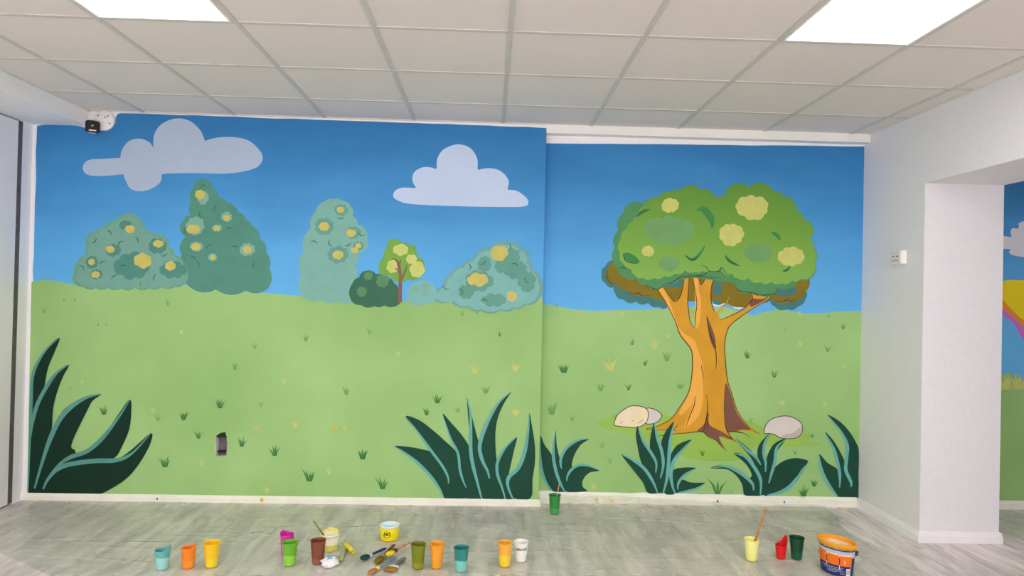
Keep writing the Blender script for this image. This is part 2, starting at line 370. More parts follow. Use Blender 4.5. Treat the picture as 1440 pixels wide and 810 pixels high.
OL = mat('painted_outline_dark', (52, 34, 26), .6, .1)
ARC = mat('painted_leaf_mark', (56, 104, 82), .6, .1)
YEL = mat('painted_flower_yellow', (186, 178, 96), .65, .06, 20)
def squiggle(pl, x, y, s, parent, m, a=None):
    R = random.Random(int(x*3+y)); a = R.uniform(0, 6.28) if a is None else a
    p = []
    for i in range(7):
        t = i/6-.5; u, v = t*2*s, (abs(math.sin(i*1.57))*.3-(t*t)*1.9)*s
        p.append((x+u*math.cos(a)-v*math.sin(a), y+u*math.sin(a)+v*math.cos(a)))
    return pl.stroke('leaf_mark', p, s*.26, m, parent, (.6, 1, .6), 3)
def bush(pl, parent, label, out, m, fringe, patches, pm, yel, arcs, ox, oy, s, name='painted_bush', ym=None, am=None, sc=.16):
    o0 = zc(ox, oy, s, out)
    cx = sum(p[0] for p in o0)/len(o0); cy = sum(p[1] for p in o0)/len(o0)
    b = pl.lay(name, scallop(o0, sc), fringe or m, parent, label)
    if fringe: pl.lay('inner_foliage', scallop([(cx+(x-cx)*.93, cy+(y-cy)*.93+1) for x, y in o0], sc), m, b)
    for (x, y, rx, ry) in patches: pl.lay('leaf_patch', blob(ox+x/s, oy+y/s, rx/s, ry/s), pm, b)
    for (x, y, rx, ry) in yel: pl.lay('blossom', blob(ox+x/s, oy+y/s, rx/s, ry/s, 6, .28), ym or YEL, b)
    for (x, y) in arcs: squiggle(pl, ox+x/s, oy+y/s, 4.6, b, am or ARC)
    return b
TEAL1 = mat('bush_teal', (108, 156, 142), .65, .05, 8); FR1 = mat('bush_olive_fringe', (102, 153, 128), .65, .05, 8); TD = mat('bush_dark_teal', (76, 132, 120), .65, .05, 8)
DKB = mat('bush_deep_teal', (78, 134, 118), .65, .05, 8); LT = mat('bush_light_teal', (118, 166, 148), .65, .05, 8)
bush(A, wall, 'tall dark teal painted bush with pale blossoms left of centre',
     [(815, 110), (850, 60), (910, 60), (940, 110), (980, 170), (1030, 200), (1100, 260), (1150, 310), (1190, 350), (1240, 430), (1280, 520), (1300, 620), (1290, 748), (1150, 760), (960, 752), (800, 740), (750, 600), (745, 530), (745, 450), (775, 420), (735, 370), (760, 310), (800, 280), (805, 200)], DKB, None,
     [(880, 170, 38, 44), (830, 350, 58, 58), (1030, 290, 34, 34), (970, 362, 34, 22), (840, 480, 46, 28), (940, 548, 32, 24), (1160, 500, 50, 40)], LT,
     [(862, 150, 32, 32), (820, 370, 48, 26), (1028, 300, 22, 20), (965, 365, 22, 16), (835, 482, 34, 20), (940, 548, 18, 16), (1160, 500, 28, 22)],
     [(880, 95), (955, 235), (860, 280), (765, 380), (1045, 365), (915, 475), (820, 550), (850, 590), (1080, 480), (1200, 600)], 90, 240, 4.5)
bush(A, wall, 'wide sloping teal painted bush with yellow blossoms at far left',
     [(60, 705), (66, 640), (90, 570), (140, 535), (145, 470), (150, 410), (200, 385), (260, 352), (320, 320), (370, 285), (400, 272), (440, 278), (500, 340), (520, 385), (580, 405), (640, 420), (665, 480), (700, 530), (760, 590), (780, 640), (778, 700), (700, 738), (620, 736), (540, 744), (450, 742), (360, 746), (280, 742), (200, 744), (120, 736)], TEAL1, FR1,
     [(390, 345, 42, 27), (310, 505, 52, 37), (590, 480, 58, 48), (175, 580, 42, 38), (205, 655, 40, 30), (430, 600, 118, 84), (690, 630, 98, 48)], TD,
     [(418, 370, 32, 25), (293, 498, 32, 22), (595, 462, 38, 22), (175, 577, 22, 20), (202, 657, 30, 20), (500, 570, 62, 44), (675, 603, 36, 28)],
     [(195, 445), (290, 390), (355, 455), (465, 435), (635, 535), (115, 610), (240, 580), (375, 600), (315, 670), (570, 675)], 90, 240, 4.5)
TEAL3 = mat('bush_pale_teal', (116, 168, 156), .65, .05, 8); TD3 = mat('bush_mid_teal', (94, 148, 134), .65, .05, 8)
bush(A, wall, 'pale teal painted bush in the middle of the mural, left of the small tree',
     [(-190, 670), (-200, 540), (-185, 400), (-140, 260), (-110, 160), (-60, 100), (0, 85), (50, 95), (100, 130), (110, 185), (140, 240), (180, 262), (197, 325), (190, 385), (150, 410), (120, 480), (135, 560), (130, 690), (20, 700), (-80, 690)], TEAL3, None,
     [(40, 150, 46, 32), (115, 285, 48, 36), (145, 365, 32, 27), (-60, 250, 60, 50), (20, 420, 70, 50)], TD3,
     [(38, 148, 26, 18), (100, 288, 32, 22), (145, 365, 18, 16), (122, 392, 24, 17), (-60, 250, 32, 26), (20, 420, 36, 26)], [(40, 200), (160, 300), (85, 360), (-120, 340), (-30, 350)], 470, 260, 4.263)
TEAL4 = mat('bush_sea_teal', (116, 172, 168), .65, .05, 8)
bush(A, wall, 'broad pale sea-green painted bush beside the step in the wall',
     [(580, 680), (610, 640), (650, 610), (690, 540), (760, 490), (830, 450), (860, 410), (930, 380), (970, 350), (1040, 345), (1090, 350), (1120, 385), (1160, 400), (1165, 460), (1190, 510), (1235, 555), (1232, 680), (1150, 720), (1080, 742), (1000, 752), (880, 755), (800, 735), (700, 700)], TEAL4, TEAL1,
     [(900, 475, 42, 48), (1020, 480, 64, 50), (1060, 430, 52, 52), (1090, 510, 74, 58), (1155, 580, 52, 68), (870, 575, 84, 58), (790, 640, 48, 42), (960, 690, 84, 32)], TD3,
     [(990, 410, 54, 46), (860, 568, 66, 36), (1063, 668, 31, 33)], [(815, 490), (665, 620), (895, 470), (1085, 475), (1150, 575), (765, 640), (1055, 370), (900, 690)], 470, 260, 4.263)
GR = mat('small_tree_green', (108, 158, 68), .65, .06, 10); YG = mat('small_tree_yellow', (184, 194, 112), .65, .05, 20)
bush(A, wall, 'row of small dark green painted bushes left of the small painted tree', [(100, 690), (110, 590), (150, 555), (190, 515), (250, 535), (300, 550), (360, 590), (385, 640), (390, 715), (300, 722), (240, 726), (160, 720)], mat('bush_dark_green', (56, 102, 82), .65, .05, 8), None,
     [(205, 545, 28, 26), (290, 575, 38, 42), (165, 640, 30, 30)], mat('bush_mid_green', (84, 132, 92), .65, .05, 8), [], [(340, 620)], 470, 260, 4.263)
bush(A, wall, 'little round pale teal painted bush right of the small painted tree', [(440, 700), (442, 650), (455, 610), (500, 580), (560, 580), (605, 620), (608, 690), (540, 712)], TEAL4, None, [(490, 625, 22, 22), (545, 605, 22, 17), (540, 650, 20, 20)], LT, [], [], 470, 260, 4.263)
st = bush(A, wall, 'small round painted tree with yellow-green blossom and brown trunk', [(300, 430), (315, 380), (320, 350), (350, 322), (400, 345), (440, 362), (480, 365), (490, 400), (497, 432), (535, 460), (530, 520), (500, 560), (440, 565), (400, 582), (330, 540), (275, 530), (272, 480)], GR, None, [], GR,
     [(400, 390, 52, 31), (462, 445, 35, 28), (350, 490, 38, 42), (495, 508, 44, 50)], [], 470, 260, 4.263, name='painted_small_tree', ym=YG)
BR = mat('small_tree_trunk', (122, 92, 78), .65, .06, 10)
q = lambda pts: zc(470, 260, 4.263, pts)
A.stroke('trunk', q([(393, 705), (396, 600), (396, 540), (386, 480), (375, 455), (345, 440)]), 5.4, BR, st, (1.1, .8, .2))
A.stroke('branch', q([(397, 585), (420, 530), (440, 475)]), 3.4, BR, st, (.9, .8, .2)); A.stroke('branch', q([(390, 500), (395, 465), (400, 448)]), 2.4, BR, st, (.9, .8, .2)); A.stroke('branch', q([(394, 540), (380, 510), (362, 500)]), 2.4, BR, st, (.9, .8, .2))

LEAF = mat('painted_leaf_green', (24, 67, 51), .6, .06, 6); LEAFD = mat('painted_leaf_deep_green', (13, 45, 33), .6, .06, 6)
LE = mat('painted_leaf_edge_teal', (98, 164, 158), .6, .05, 12); LE0 = mat('painted_leaf_edge_dull', (84, 140, 130), .6, .05, 12)
def plant(pl, parent, label, ox, oy, s, body, leaves, edges, m=LEAF, em=LE):
    b = pl.lay('painted_plant', zc(ox, oy, s, body), m, parent, label)
    for lf in leaves: pl.lay('leaf', smooth_closed(zc(ox, oy, s, lf), 4), m, b)
    for pts, wd in edges: pl.stroke('leaf_edge', zc(ox, oy, s, pts), wd*1.1/s, em, b, (.12, 1, .35))
    return b
plant(A, wall, 'painted dark plant with wide leaves at the left end of the mural', 30, 460, 3.24,
      [(28, 766), (200, 768), (340, 765), (420, 730), (430, 615), (290, 600), (264, 577), (238, 568), (150, 560), (45, 560)],
      [[(32, 760), (38, 400), (44, 270), (60, 190), (85, 140), (125, 85), (175, 48), (155, 105), (122, 185), (106, 270), (90, 400), (60, 600)],
       [(34, 760), (44, 460), (70, 350), (110, 270), (160, 205), (217, 170), (190, 225), (165, 290), (145, 370), (138, 470), (110, 600), (60, 760)],
       [(45, 760), (70, 650), (100, 560), (140, 460), (190, 380), (250, 335), (310, 312), (365, 305), (325, 335), (300, 380), (265, 450), (235, 515), (228, 550), (245, 568), (200, 640), (100, 765)],
       [(80, 765), (100, 690), (150, 630), (220, 590), (290, 568), (370, 500), (440, 400), (495, 330), (500, 400), (490, 470), (460, 540), (420, 600), (300, 660), (150, 765)],
       [(60, 766), (110, 690), (200, 625), (300, 605), (430, 600), (500, 560), (590, 483), (588, 530), (545, 610), (490, 680), (420, 730), (340, 765), (200, 768)]],
      [([(175, 48), (120, 95), (75, 160), (50, 230), (45, 320), (42, 420), (37, 560), (30, 765)], 13), ([(217, 170), (160, 210), (110, 280), (70, 360), (50, 440), (42, 500)], 16),
       ([(365, 305), (300, 320), (230, 360), (175, 420), (135, 500), (100, 600), (60, 735)], 20), ([(495, 330), (440, 415), (370, 505), (300, 565), (230, 590), (180, 620), (140, 660)], 17),
       ([(590, 483), (510, 570), (440, 605), (330, 610), (220, 625), (160, 650), (120, 695), (100, 738)], 19)], LEAFD, LE0)
plant(A, wall, 'large painted dark plant with seven pointed leaves left of the step', 540, 540, 4.5,
      [(380, 723), (330, 620), (300, 520), (470, 470), (560, 430), (700, 520), (790, 620), (928, 600), (926, 724)],
      [[(65, 393), (150, 397), (250, 415), (325, 442), (390, 540), (430, 640), (420, 722), (382, 720), (350, 660), (280, 560), (200, 490), (120, 430)],
       [(135, 207), (215, 225), (300, 285), (380, 355), (465, 440), (510, 560), (520, 720), (410, 720), (405, 630), (380, 550), (310, 440), (230, 330)],
       [(370, 190), (420, 240), (490, 320), (540, 400), (570, 520), (620, 722), (520, 722), (510, 655), (480, 560), (465, 450), (420, 340)],
       [(525, 95), (545, 160), (570, 260), (600, 370), (640, 480), (665, 590), (660, 722), (625, 722), (590, 640), (555, 480), (543, 330)],
       [(805, 48), (760, 120), (725, 200), (708, 280), (705, 370), (713, 480), (740, 600), (765, 722), (650, 722), (665, 590), (620, 480), (605, 400), (620, 340), (660, 230), (710, 130)],
       [(840, 335), (825, 410), (805, 500), (790, 580), (805, 640), (820, 722), (765, 722), (740, 640), (715, 560), (720, 490), (770, 400)],
       [(918, 185), (935, 260), (955, 390), (955, 500), (940, 600), (928, 722), (820, 722), (785, 650), (780, 600), (850, 540), (895, 440), (910, 320)]],
      [([(65, 393), (130, 435), (220, 505), (300, 590), (350, 660), (378, 720)], 16), ([(135, 207), (210, 300), (300, 425), (370, 520), (405, 590), (408, 630)], 15),
       ([(370, 190), (420, 340), (468, 440), (480, 540), (500, 610), (520, 655)], 15), ([(525, 95), (548, 200), (548, 400), (560, 500), (590, 620), (622, 740)], 20),
       ([(805, 48), (730, 115), (665, 220), (620, 330), (605, 410), (625, 490), (655, 550), (667, 598)], 21), ([(840, 335), (770, 400), (720, 490), (718, 570), (745, 650), (770, 735)], 17),
       ([(918, 185), (912, 300), (890, 430), (850, 530), (790, 590), (785, 650), (820, 738)], 22)])
plant(B, rec, 'small painted dark plant just right of the step behind the green cup', 740, 560, 5.0615, [(180, 661), (150, 560), (200, 450), (300, 480), (335, 500), (340, 560), (430, 663)],
      [[(100, 265), (130, 330), (185, 410), (220, 520), (250, 620), (280, 663), (180, 660), (140, 600), (105, 500), (95, 400)], [(210, 220), (217, 330), (240, 430), (275, 500), (300, 590), (280, 663), (250, 650), (215, 530), (190, 420), (195, 320)],
       [(450, 288), (390, 330), (345, 400), (325, 470), (330, 510), (290, 600), (250, 490), (245, 430), (290, 350), (360, 300)], [(522, 515), (450, 530), (405, 580), (402, 630), (430, 662), (270, 663), (285, 590), (310, 520), (370, 480), (450, 485)]],
      [([(100, 265), (98, 400), (110, 510), (140, 600), (185, 660)], 18), ([(210, 220), (195, 330), (195, 430), (215, 530), (245, 610), (275, 665)], 20), ([(450, 288), (370, 300), (290, 350), (250, 420), (245, 470), (252, 500)], 18), ([(522, 515), (450, 483), (380, 475), (325, 505), (295, 550), (288, 590)], 17)])
TGR = mat('painted_shade_grass', (140, 178, 80), .65, .06, 5)
p2 = lambda pts: zc(840, 430, 3.856, pts)
B.lay('painted_grass_patch', smooth_closed(p2([(0, 640), (60, 600), (100, 595), (350, 590), (420, 600), (800, 620), (900, 660), (1100, 690), (1180, 715), (1120, 730), (1210, 755), (1000, 765), (860, 760), (800, 830), (620, 842), (470, 820), (400, 760), (250, 720), (100, 680)])), TGR, rec, 'darker grass painted around the foot of the tree')

# big painted tree
p1 = lambda pts: zc(840, 250, 4.05, pts)
TEALB = mat('crown_under_teal', (64, 116, 112), .65, .05, 10); OLIVE = mat('crown_under_olive', (122, 106, 30), .65, .07, 10)
CDK = mat('crown_dark_green', (78, 136, 88), .65, .05, 10)
zt, zb = at_y(1000, 260, D2).z, at_y(1000, 400, D2).z
CLT = zramp('crown_light_green', [(zb, (124, 170, 80)), ((zb+zt)/2, (109, 156, 62)), (zt, (90, 138, 52))], 5, .08)
tree = B.lay('painted_tree', scallop(p1([(100, 470), (45, 505), (25, 550), (45, 600), (95, 625), (100, 655), (150, 695), (220, 705), (290, 712), (350, 735), (400, 738), (450, 690), (500, 685), (560, 690), (650, 690), (690, 722), (750, 705), (800, 690), (900, 690), (985, 700), (1010, 732), (1080, 748), (1145, 730), (1185, 690), (1185, 640), (1205, 570), (1000, 400), (600, 380), (200, 400)]), .2), TEALB, rec, 'big painted tree with round green crown and orange trunk')
B.lay('under_crown', scallop(p1([(100, 478), (60, 520), (60, 590), (110, 605), (165, 640), (240, 668), (300, 672), (350, 692), (430, 700), (500, 690), (560, 700), (620, 690), (680, 690), (750, 720), (830, 738), (870, 720), (885, 660), (985, 690), (1030, 708), (1080, 705), (1140, 695), (1185, 650), (1208, 575), (1100, 500), (600, 440), (300, 470)]), .16), OLIVE, tree)
for b in ((430, 600, 80, 22), (685, 630, 24, 52), (1075, 645, 66, 30), (575, 552, 44, 18)): B.lay('shade_patch', blob(840+b[0]/4.05, 250+b[1]/4.05, b[2]/4.05, b[3]/4.05, 8, .2), TEALB, tree)
B.stroke('contour', p1([(60, 520), (55, 560), (75, 600), (108, 604)]), 1, OL, tree); B.stroke('contour', p1([(165, 640), (200, 662), (235, 655), (255, 672), (305, 668)]), .9, OL, tree); B.stroke('contour', p1([(1000, 690), (1040, 706), (1085, 695), (1110, 706), (1138, 680)]), .9, OL, tree)
# trunk
TR = mat('trunk_ochre', (197, 146, 42), .65, .07, 6); TH = mat('trunk_highlight', (222, 165, 72), .65, .05, 6); TBR = mat('trunk_brown', (118, 80, 64), .65, .06, 8)
trunk_out = p1([(340, 635), (375, 622), (410, 670), (440, 705), (470, 680), (488, 620), (495, 565), (523, 560), (519, 640), (515, 700), (520, 760)])+p2([(497, 50), (505, 90), (520, 118), (528, 125), (532, 90), (534, 40)])+p1([(566, 740), (566, 700), (558, 650), (543, 565), (578, 560), (590, 610), (622, 560), (640, 525), (692, 525), (655, 600), (647, 680), (658, 740)])+p2([(640, 38), (655, 44), (668, 76), (720, 55), (790, 20)])+p1([(862, 718), (885, 690), (876, 650), (930, 655), (995, 658), (978, 690), (925, 722), (850, 768)])+p2([(770, 66), (722, 105), (700, 150), (690, 220), (695, 300), (705, 400), (730, 480), (760, 570), (800, 630), (835, 668), (880, 695), (830, 684), (790, 676), (740, 685), (705, 680), (720, 706), (757, 741), (710, 728), (660, 710), (672, 740), (700, 787), (668, 758), (645, 730), (600, 708), (575, 685), (540, 683), (480, 690), (430, 694), (330, 706), (410, 686), (430, 678), (350, 674), (265, 668), (330, 652), (400, 612), (440, 560), (490, 480), (508, 410), (515, 330), (512, 250), (490, 210), (450, 160), (425, 90), (392, 20)])+p1([(408, 740), (375, 680)])
trunk = B.lay('trunk', trunk_out, TR, tree)
N0 = len(trunk_out)
B.stroke('branch', p2([(640, 48), (665, 25), (695, -5)])+p1([(752, 675)]), 2.6, TR, tree, (1, .8, .1)); B.stroke('branch', p1([(556, 800), (540, 762), (520, 735)]), 2.2, TR, tree, (1, .8, .3))
B.lay('highlight', smooth_closed(p1([(350, 635), (372, 628), (410, 700)])+p2([(430, 90), (470, 150), (525, 185), (548, 250), (575, 330), (570, 400), (575, 470), (565, 560), (530, 620), (470, 665), (510, 560), (515, 535), (460, 590), (445, 575), (490, 490), (512, 410), (520, 330), (518, 250), (495, 207), (455, 155), (432, 100)]), 4), TH, tree)
B.lay('highlight', smooth_closed(p1([(552, 575), (572, 580), (580, 650), (590, 710), (585, 790)])+p2([(552, 100), (530, 128), (533, 40)]), 4), TH, tree)
B.lay('hollow', smooth_closed(p2([(592, 55), (610, 90), (635, 160), (642, 200), (640, 240), (615, 195), (602, 140)]), 4), TBR, tree)
B.lay('root_shade', smooth_closed(p2([(697, 420), (725, 480), (755, 575), (795, 632), (830, 672), (780, 672), (740, 684), (705, 680), (690, 600), (692, 510)]), 4), TBR, tree)
B.lay('root_shade', smooth_closed(p2([(540, 680), (580, 640), (600, 575), (605, 640), (640, 665), (690, 690), (735, 728), (660, 708), (690, 775), (640, 725), (600, 705), (575, 682)]), 3), TBR, tree)
B.lay('root_shade', smooth_closed(p1([(880, 690), (930, 692), (975, 680), (930, 710), (870, 735)]), 3), TBR, tree)
for pts, wd in ((p2([(592, 55), (612, 150), (640, 235), (645, 300), (641, 355)]), 1.3), (p2([(592, 480), (598, 560), (585, 640), (575, 685)]), 1.3), (p2([(530, 490), (525, 540), (500, 600), (478, 668)]), 1.3), (p2([(688, 600), (700, 670), (730, 720), (758, 742)]), 1.2), (p2([(695, 420), (690, 510), (688, 600)]), 1.0), (p2([(605, 580), (598, 620), (597, 672)]), 1.0), (p2([(565, 320), (568, 350), (577, 388)]), 1.0), (p2([(410, 672), (430, 655), (440, 642)]), .9),
                (p2([(700, 682), (760, 682), (800, 695), (830, 718)]), .8), (p2([(740, 684), (790, 690)]), .7)): B.stroke('contour', pts, wd, OL, tree, (.4, 1, .3))
# outline of the trunk: left flank, slit, right flank
for pts in (p1([(340, 635), (375, 685), (408, 740)])+p2([(392, 20), (425, 90), (450, 160), (490, 210), (512, 250), (515, 330), (508, 410), (490, 480), (440, 560), (400, 612), (330, 652), (265, 668), (350, 674), (430, 678)]), p2([(330, 706), (430, 694), (480, 690), (540, 683), (575, 685), (600, 708), (645, 730), (668, 758), (700, 787)]),
            p1([(375, 622), (410, 670), (440, 705), (470, 680), (488, 620), (495, 565)]), p1([(523, 560), (519, 640), (515, 700), (520, 760)])+p2([(505, 90), (528, 125)]), p1([(543, 565), (558, 650), (566, 700), (566, 740)])+p2([(534, 40), (532, 90), (528, 125)]), p1([(578, 560), (590, 610), (622, 560), (640, 525)]),
            p1([(692, 525), (655, 600), (647, 680), (658, 740)])+p2([(640, 38)]), p2([(668, 76), (720, 55), (790, 20)])+p1([(862, 718), (885, 690), (876, 650)]), p1([(995, 658), (978, 690), (925, 722), (850, 768)])+p2([(770, 66), (722, 105), (700, 150), (690, 220), (695, 300), (705, 400), (730, 480), (760, 570), (800, 630), (835, 668), (880, 695)])):
    B.stroke('contour', pts, 1.1, OL, tree, (.6, 1, .5), 4)
crown_all = p1([(95, 480), (100, 400), (120, 300), (150, 200), (180, 150), (260, 150), (300, 125), (350, 110), (420, 78), (470, 75), (530, 45), (590, 70), (640, 75), (668, 115), (730, 110), (745, 60), (790, 38), (860, 55), (900, 35), (950, 35), (1000, 75), (1060, 105), (1120, 140), (1135, 190), (1180, 240), (1225, 270), (1210, 350), (1235, 400), (1240, 480), (1215, 570), (1150, 580), (1140, 600), (1020, 622), (1010, 660), (930, 668), (880, 652), (800, 635), (780, 600), (720, 560), (708, 515), (690, 535), (635, 535), (600, 548), (530, 560), (470, 570), (420, 600), (378, 610), (340, 632), (280, 610), (220, 575), (150, 560), (110, 510)])
crown = B.lay('crown', scallop(crown_all, .2), CDK, tree)
B.lay('crown_light', scallop(p1([(135, 350), (170, 290), (200, 250), (240, 220), (262, 160), (300, 130), (360, 110), (420, 80), (475, 78), (530, 48), (590, 72), (640, 78), (668, 118), (730, 113), (748, 62), (790, 40), (860, 58), (900, 38), (950, 38), (1000, 78), (1060, 108), (1118, 142), (1132, 192), (1178, 242), (1222, 272), (1207, 350), (1232, 402), (1238, 480), (1215, 560), (1160, 575), (1110, 585), (1050, 600), (990, 592), (930, 595), (860, 570), (800, 572), (770, 548), (720, 545), (708, 512), (690, 528), (635, 530), (600, 530), (560, 535), (500, 525), (440, 548), (380, 558), (320, 570), (260, 570), (215, 555), (195, 520), (150, 490), (130, 430)]), .2), CLT, tree)
SEA = mat('crown_sea_green', (106, 152, 96), .65, .05, 10); CY = mat('crown_yellow', (186, 190, 108), .65, .05, 20); CM = mat('crown_mark_green', (62, 128, 72), .65, .05)
for b in ((410, 300, 160, 80), (410, 490, 64, 42), (918, 430, 90, 54)): B.lay('leaf_patch', blob(840+b[0]/4.05, 250+b[1]/4.05, b[2]/4.05, b[3]/4.05, 13, .25), SEA, tree)
for b in ((415, 157, 54, 43), (885, 168, 96, 70), (765, 322, 70, 66), (288, 418, 37, 30), (1105, 450, 76, 56)): B.lay('blossom', blob(840+b[0]/4.05, 250+b[1]/4.05, b[2]/4.05, b[3]/4.05, 9, .25), CY, tree)
for pts, wd in (([(565, 185), (600, 178), (630, 205), (650, 240), (655, 285)], 42), ([(300, 180), (260, 192), (225, 222)], 20), ([(150, 432), (185, 455), (238, 480)], 46), ([(498, 440), (540, 466), (580, 438), (612, 388)], 18), ([(727, 440), (760, 478), (808, 502)], 18), ([(990, 312), (1020, 325), (1043, 355)], 20), ([(1055, 530), (1080, 525), (1100, 503)], 15)):
    B.stroke('leaf_mark', p1(pts), wd/4.05, CM, tree, (.15, 1, .3))
OLG = mat('crown_contour', (28, 58, 38), .6, .05)
for pts in ([(498, 440), (540, 470), (575, 445)], [(727, 440), (745, 470), (808, 503)], [(145, 430), (165, 475), (232, 490)], [(270, 608), (340, 636), (378, 608)], [(378, 605), (420, 598), (470, 568), (528, 560), (532, 545)], [(780, 604), (805, 640), (880, 655), (930, 668), (1010, 660), (1018, 628)], [(590, 502), (615, 505), (640, 532), (690, 532), (708, 512), (735, 545), (770, 550)], [(1055, 532), (1075, 528), (1095, 510)], [(225, 220), (255, 195), (298, 180)], [(535, 560), (600, 555), (632, 535)]): B.stroke('contour', p1(pts), 1.1, OLG, tree, (.3, 1, .3))
B.lay('painted_bright_edge', p1([(655, 718), (690, 728), (725, 712), (722, 722), (690, 734), (660, 728)]), mat('painted_white', (225, 228, 230), .6, .02), rec)
B.lay('painted_bright_edge', p1([(760, 730), (790, 738), (828, 738), (815, 748), (785, 744)]), MATS['painted_white'], rec)
# painted rocks
RK1 = mat('painted_rock_cream', (216, 204, 170), .65, .05, 6); RK2 = mat('painted_rock_grey', (198, 192, 188), .65, .05, 6); RKS = mat('painted_rock_shade', (176, 168, 162), .65, .05, 6)
def rock(pts, m, label):
    c = smooth_closed(p2(pts), 4); r = B.lay('painted_rock', c, m, rec, label); B.stroke('contour', c+[c[0]], 1.0, OL, r, (1, 1, 1), 1); return r
rock([(262, 562), (300, 558), (340, 580), (347, 608), (310, 637), (258, 634)], RK2, 'small grey painted rock tucked behind the cream one')
r1 = rock([(90, 640), (110, 592), (150, 560), (185, 543), (240, 546), (272, 566), (276, 600), (262, 635), (215, 660), (150, 657), (100, 650)], RK1, 'cream painted rock left of the trunk')
for s_ in ([(185, 628), (200, 618)], [(120, 638), (140, 628)], [(215, 640), (240, 625), (250, 612)]): B.stroke('contour', p2(s_ if len(s_) > 2 else [s_[0], ((s_[0][0]+s_[1][0])/2, (s_[0][1]+s_[1][1])/2), s_[1]]), 1.6, YEL, r1)
r3 = rock([(905, 690), (915, 645), (950, 612), (1025, 597), (1090, 620), (1112, 655), (1105, 695), (1070, 718), (1000, 718), (960, 698), (935, 692)], RK2, 'grey painted rock right of the trunk')
B.lay('shade', smooth_closed(p2([(1010, 700), (1060, 690), (1095, 660), (1108, 660), (1102, 692), (1068, 714), (1002, 714)]), 3), RKS, r3)
plant(B, rec, 'painted dark plant with seven leaves at the foot of the tree, left', 740, 560, 5.0615, [(865, 673), (850, 580), (930, 480), (1010, 500), (1060, 560), (1085, 674)],
      [[(675, 398), (740, 430), (820, 470), (885, 540), (935, 640), (940, 673), (865, 673), (830, 600), (760, 510)], [(795, 195), (812, 270), (880, 370), (925, 440), (940, 540), (945, 670), (900, 600), (820, 460), (790, 330), (780, 250)],
       [(912, 170), (922, 250), (962, 370), (988, 460), (992, 560), (975, 673), (920, 560), (885, 400), (882, 290)], [(1055, 165), (1032, 260), (1022, 360), (1022, 480), (1010, 620), (985, 673), (950, 560), (957, 340), (990, 240)],
       [(1182, 295), (1110, 370), (1052, 480), (1055, 600), (1065, 675), (985, 673), (1010, 480), (1030, 400), (1080, 330)], [(1205, 500), (1130, 542), (1092, 600), (1080, 660), (1040, 600), (1050, 512), (1110, 495), (1160, 493)], [(1275, 603), (1220, 602), (1160, 597), (1112, 580), (1080, 620), (1075, 673), (1150, 658), (1220, 638)]],
      [([(675, 398), (760, 440), (840, 500), (900, 590), (935, 672)], 20), ([(795, 195), (830, 300), (890, 390), (925, 460), (922, 530)], 18), ([(912, 170), (930, 270), (965, 380), (975, 480), (955, 570)], 20), ([(1055, 165), (1025, 300), (1012, 480), (1000, 580), (975, 675)], 22), ([(1182, 295), (1110, 370), (1050, 450), (1030, 540), (1040, 620), (1060, 678)], 22), ([(1205, 500), (1130, 545), (1085, 600), (1078, 650)], 16), ([(1275, 603), (1220, 640), (1150, 660), (1080, 672)], 14)])
plant(B, rec, 'painted dark plant with one broad leaf below the grey painted rock', 980, 560, 5.0615, [(340, 690), (360, 600), (430, 490), (480, 450), (540, 500), (560, 640), (510, 690)],
      [[(95, 500), (160, 478), (240, 490), (320, 540), (380, 600), (405, 650), (430, 690), (340, 690), (325, 620), (280, 550), (210, 505)], [(262, 392), (330, 400), (390, 450), (440, 530), (465, 620), (460, 690), (400, 690), (395, 560), (350, 470)],
       [(275, 285), (330, 325), (400, 390), (445, 460), (475, 540), (450, 580), (400, 450), (340, 370)], [(525, 248), (490, 320), (482, 400), (495, 480), (490, 560), (450, 500), (430, 390), (450, 320)],
       [(630, 295), (570, 380), (548, 460), (540, 560), (510, 620), (470, 620), (490, 450), (530, 350), (580, 305)], [(795, 452), (740, 430), (680, 428), (610, 450), (550, 500), (520, 580), (480, 690), (540, 690), (620, 660), (690, 590), (750, 500)]],
      [([(95, 500), (200, 485), (290, 520), (370, 580), (400, 620), (402, 655)], 20), ([(262, 392), (350, 420), (420, 510), (455, 590), (452, 690)], 22), ([(275, 285), (360, 370), (420, 420), (455, 475)], 18), ([(525, 248), (485, 310), (475, 390), (490, 460), (488, 525)], 18), ([(630, 295), (570, 350), (555, 450), (530, 540), (512, 605)], 20), ([(795, 452), (730, 550), (660, 630), (590, 670), (500, 692)], 24)])
plant(B, rec, 'painted dark plant with three tall leaves in the right corner', 980, 560, 5.0615, [(1020, 715), (1000, 600), (1080, 500), (1150, 450), (1150, 715)],
      [[(868, 398), (930, 460), (1000, 505), (1030, 580), (1040, 630), (1080, 714), (1020, 714), (960, 640), (900, 540)], [(912, 245), (970, 300), (1030, 400), (1060, 480), (1080, 580), (1100, 640), (1018, 640), (1015, 540), (985, 400)], [(930, 120), (1010, 160), (1080, 230), (1130, 310), (1153, 380), (1150, 550), (1148, 712), (1060, 714), (1080, 600), (1050, 500), (1075, 340), (1010, 220)]],
      [([(868, 398), (890, 520), (940, 620), (1010, 714)], 22), ([(912, 245), (970, 350), (1005, 470), (1018, 560), (1016, 635)], 20), ([(930, 120), (1020, 230), (1070, 330), (1065, 430), (1060, 510), (1090, 580), (1100, 610), (1095, 630)], 22)])
TF1 = mat('tuft_dark', (70, 126, 66), .65, .08); TF2 = mat('tuft_mid', (112, 158, 88), .65, .08); TF3 = mat('tuft_straw', (188, 194, 116), .65, .08); TF4 = mat('tuft_blue', (84, 140, 128), .65, .08)
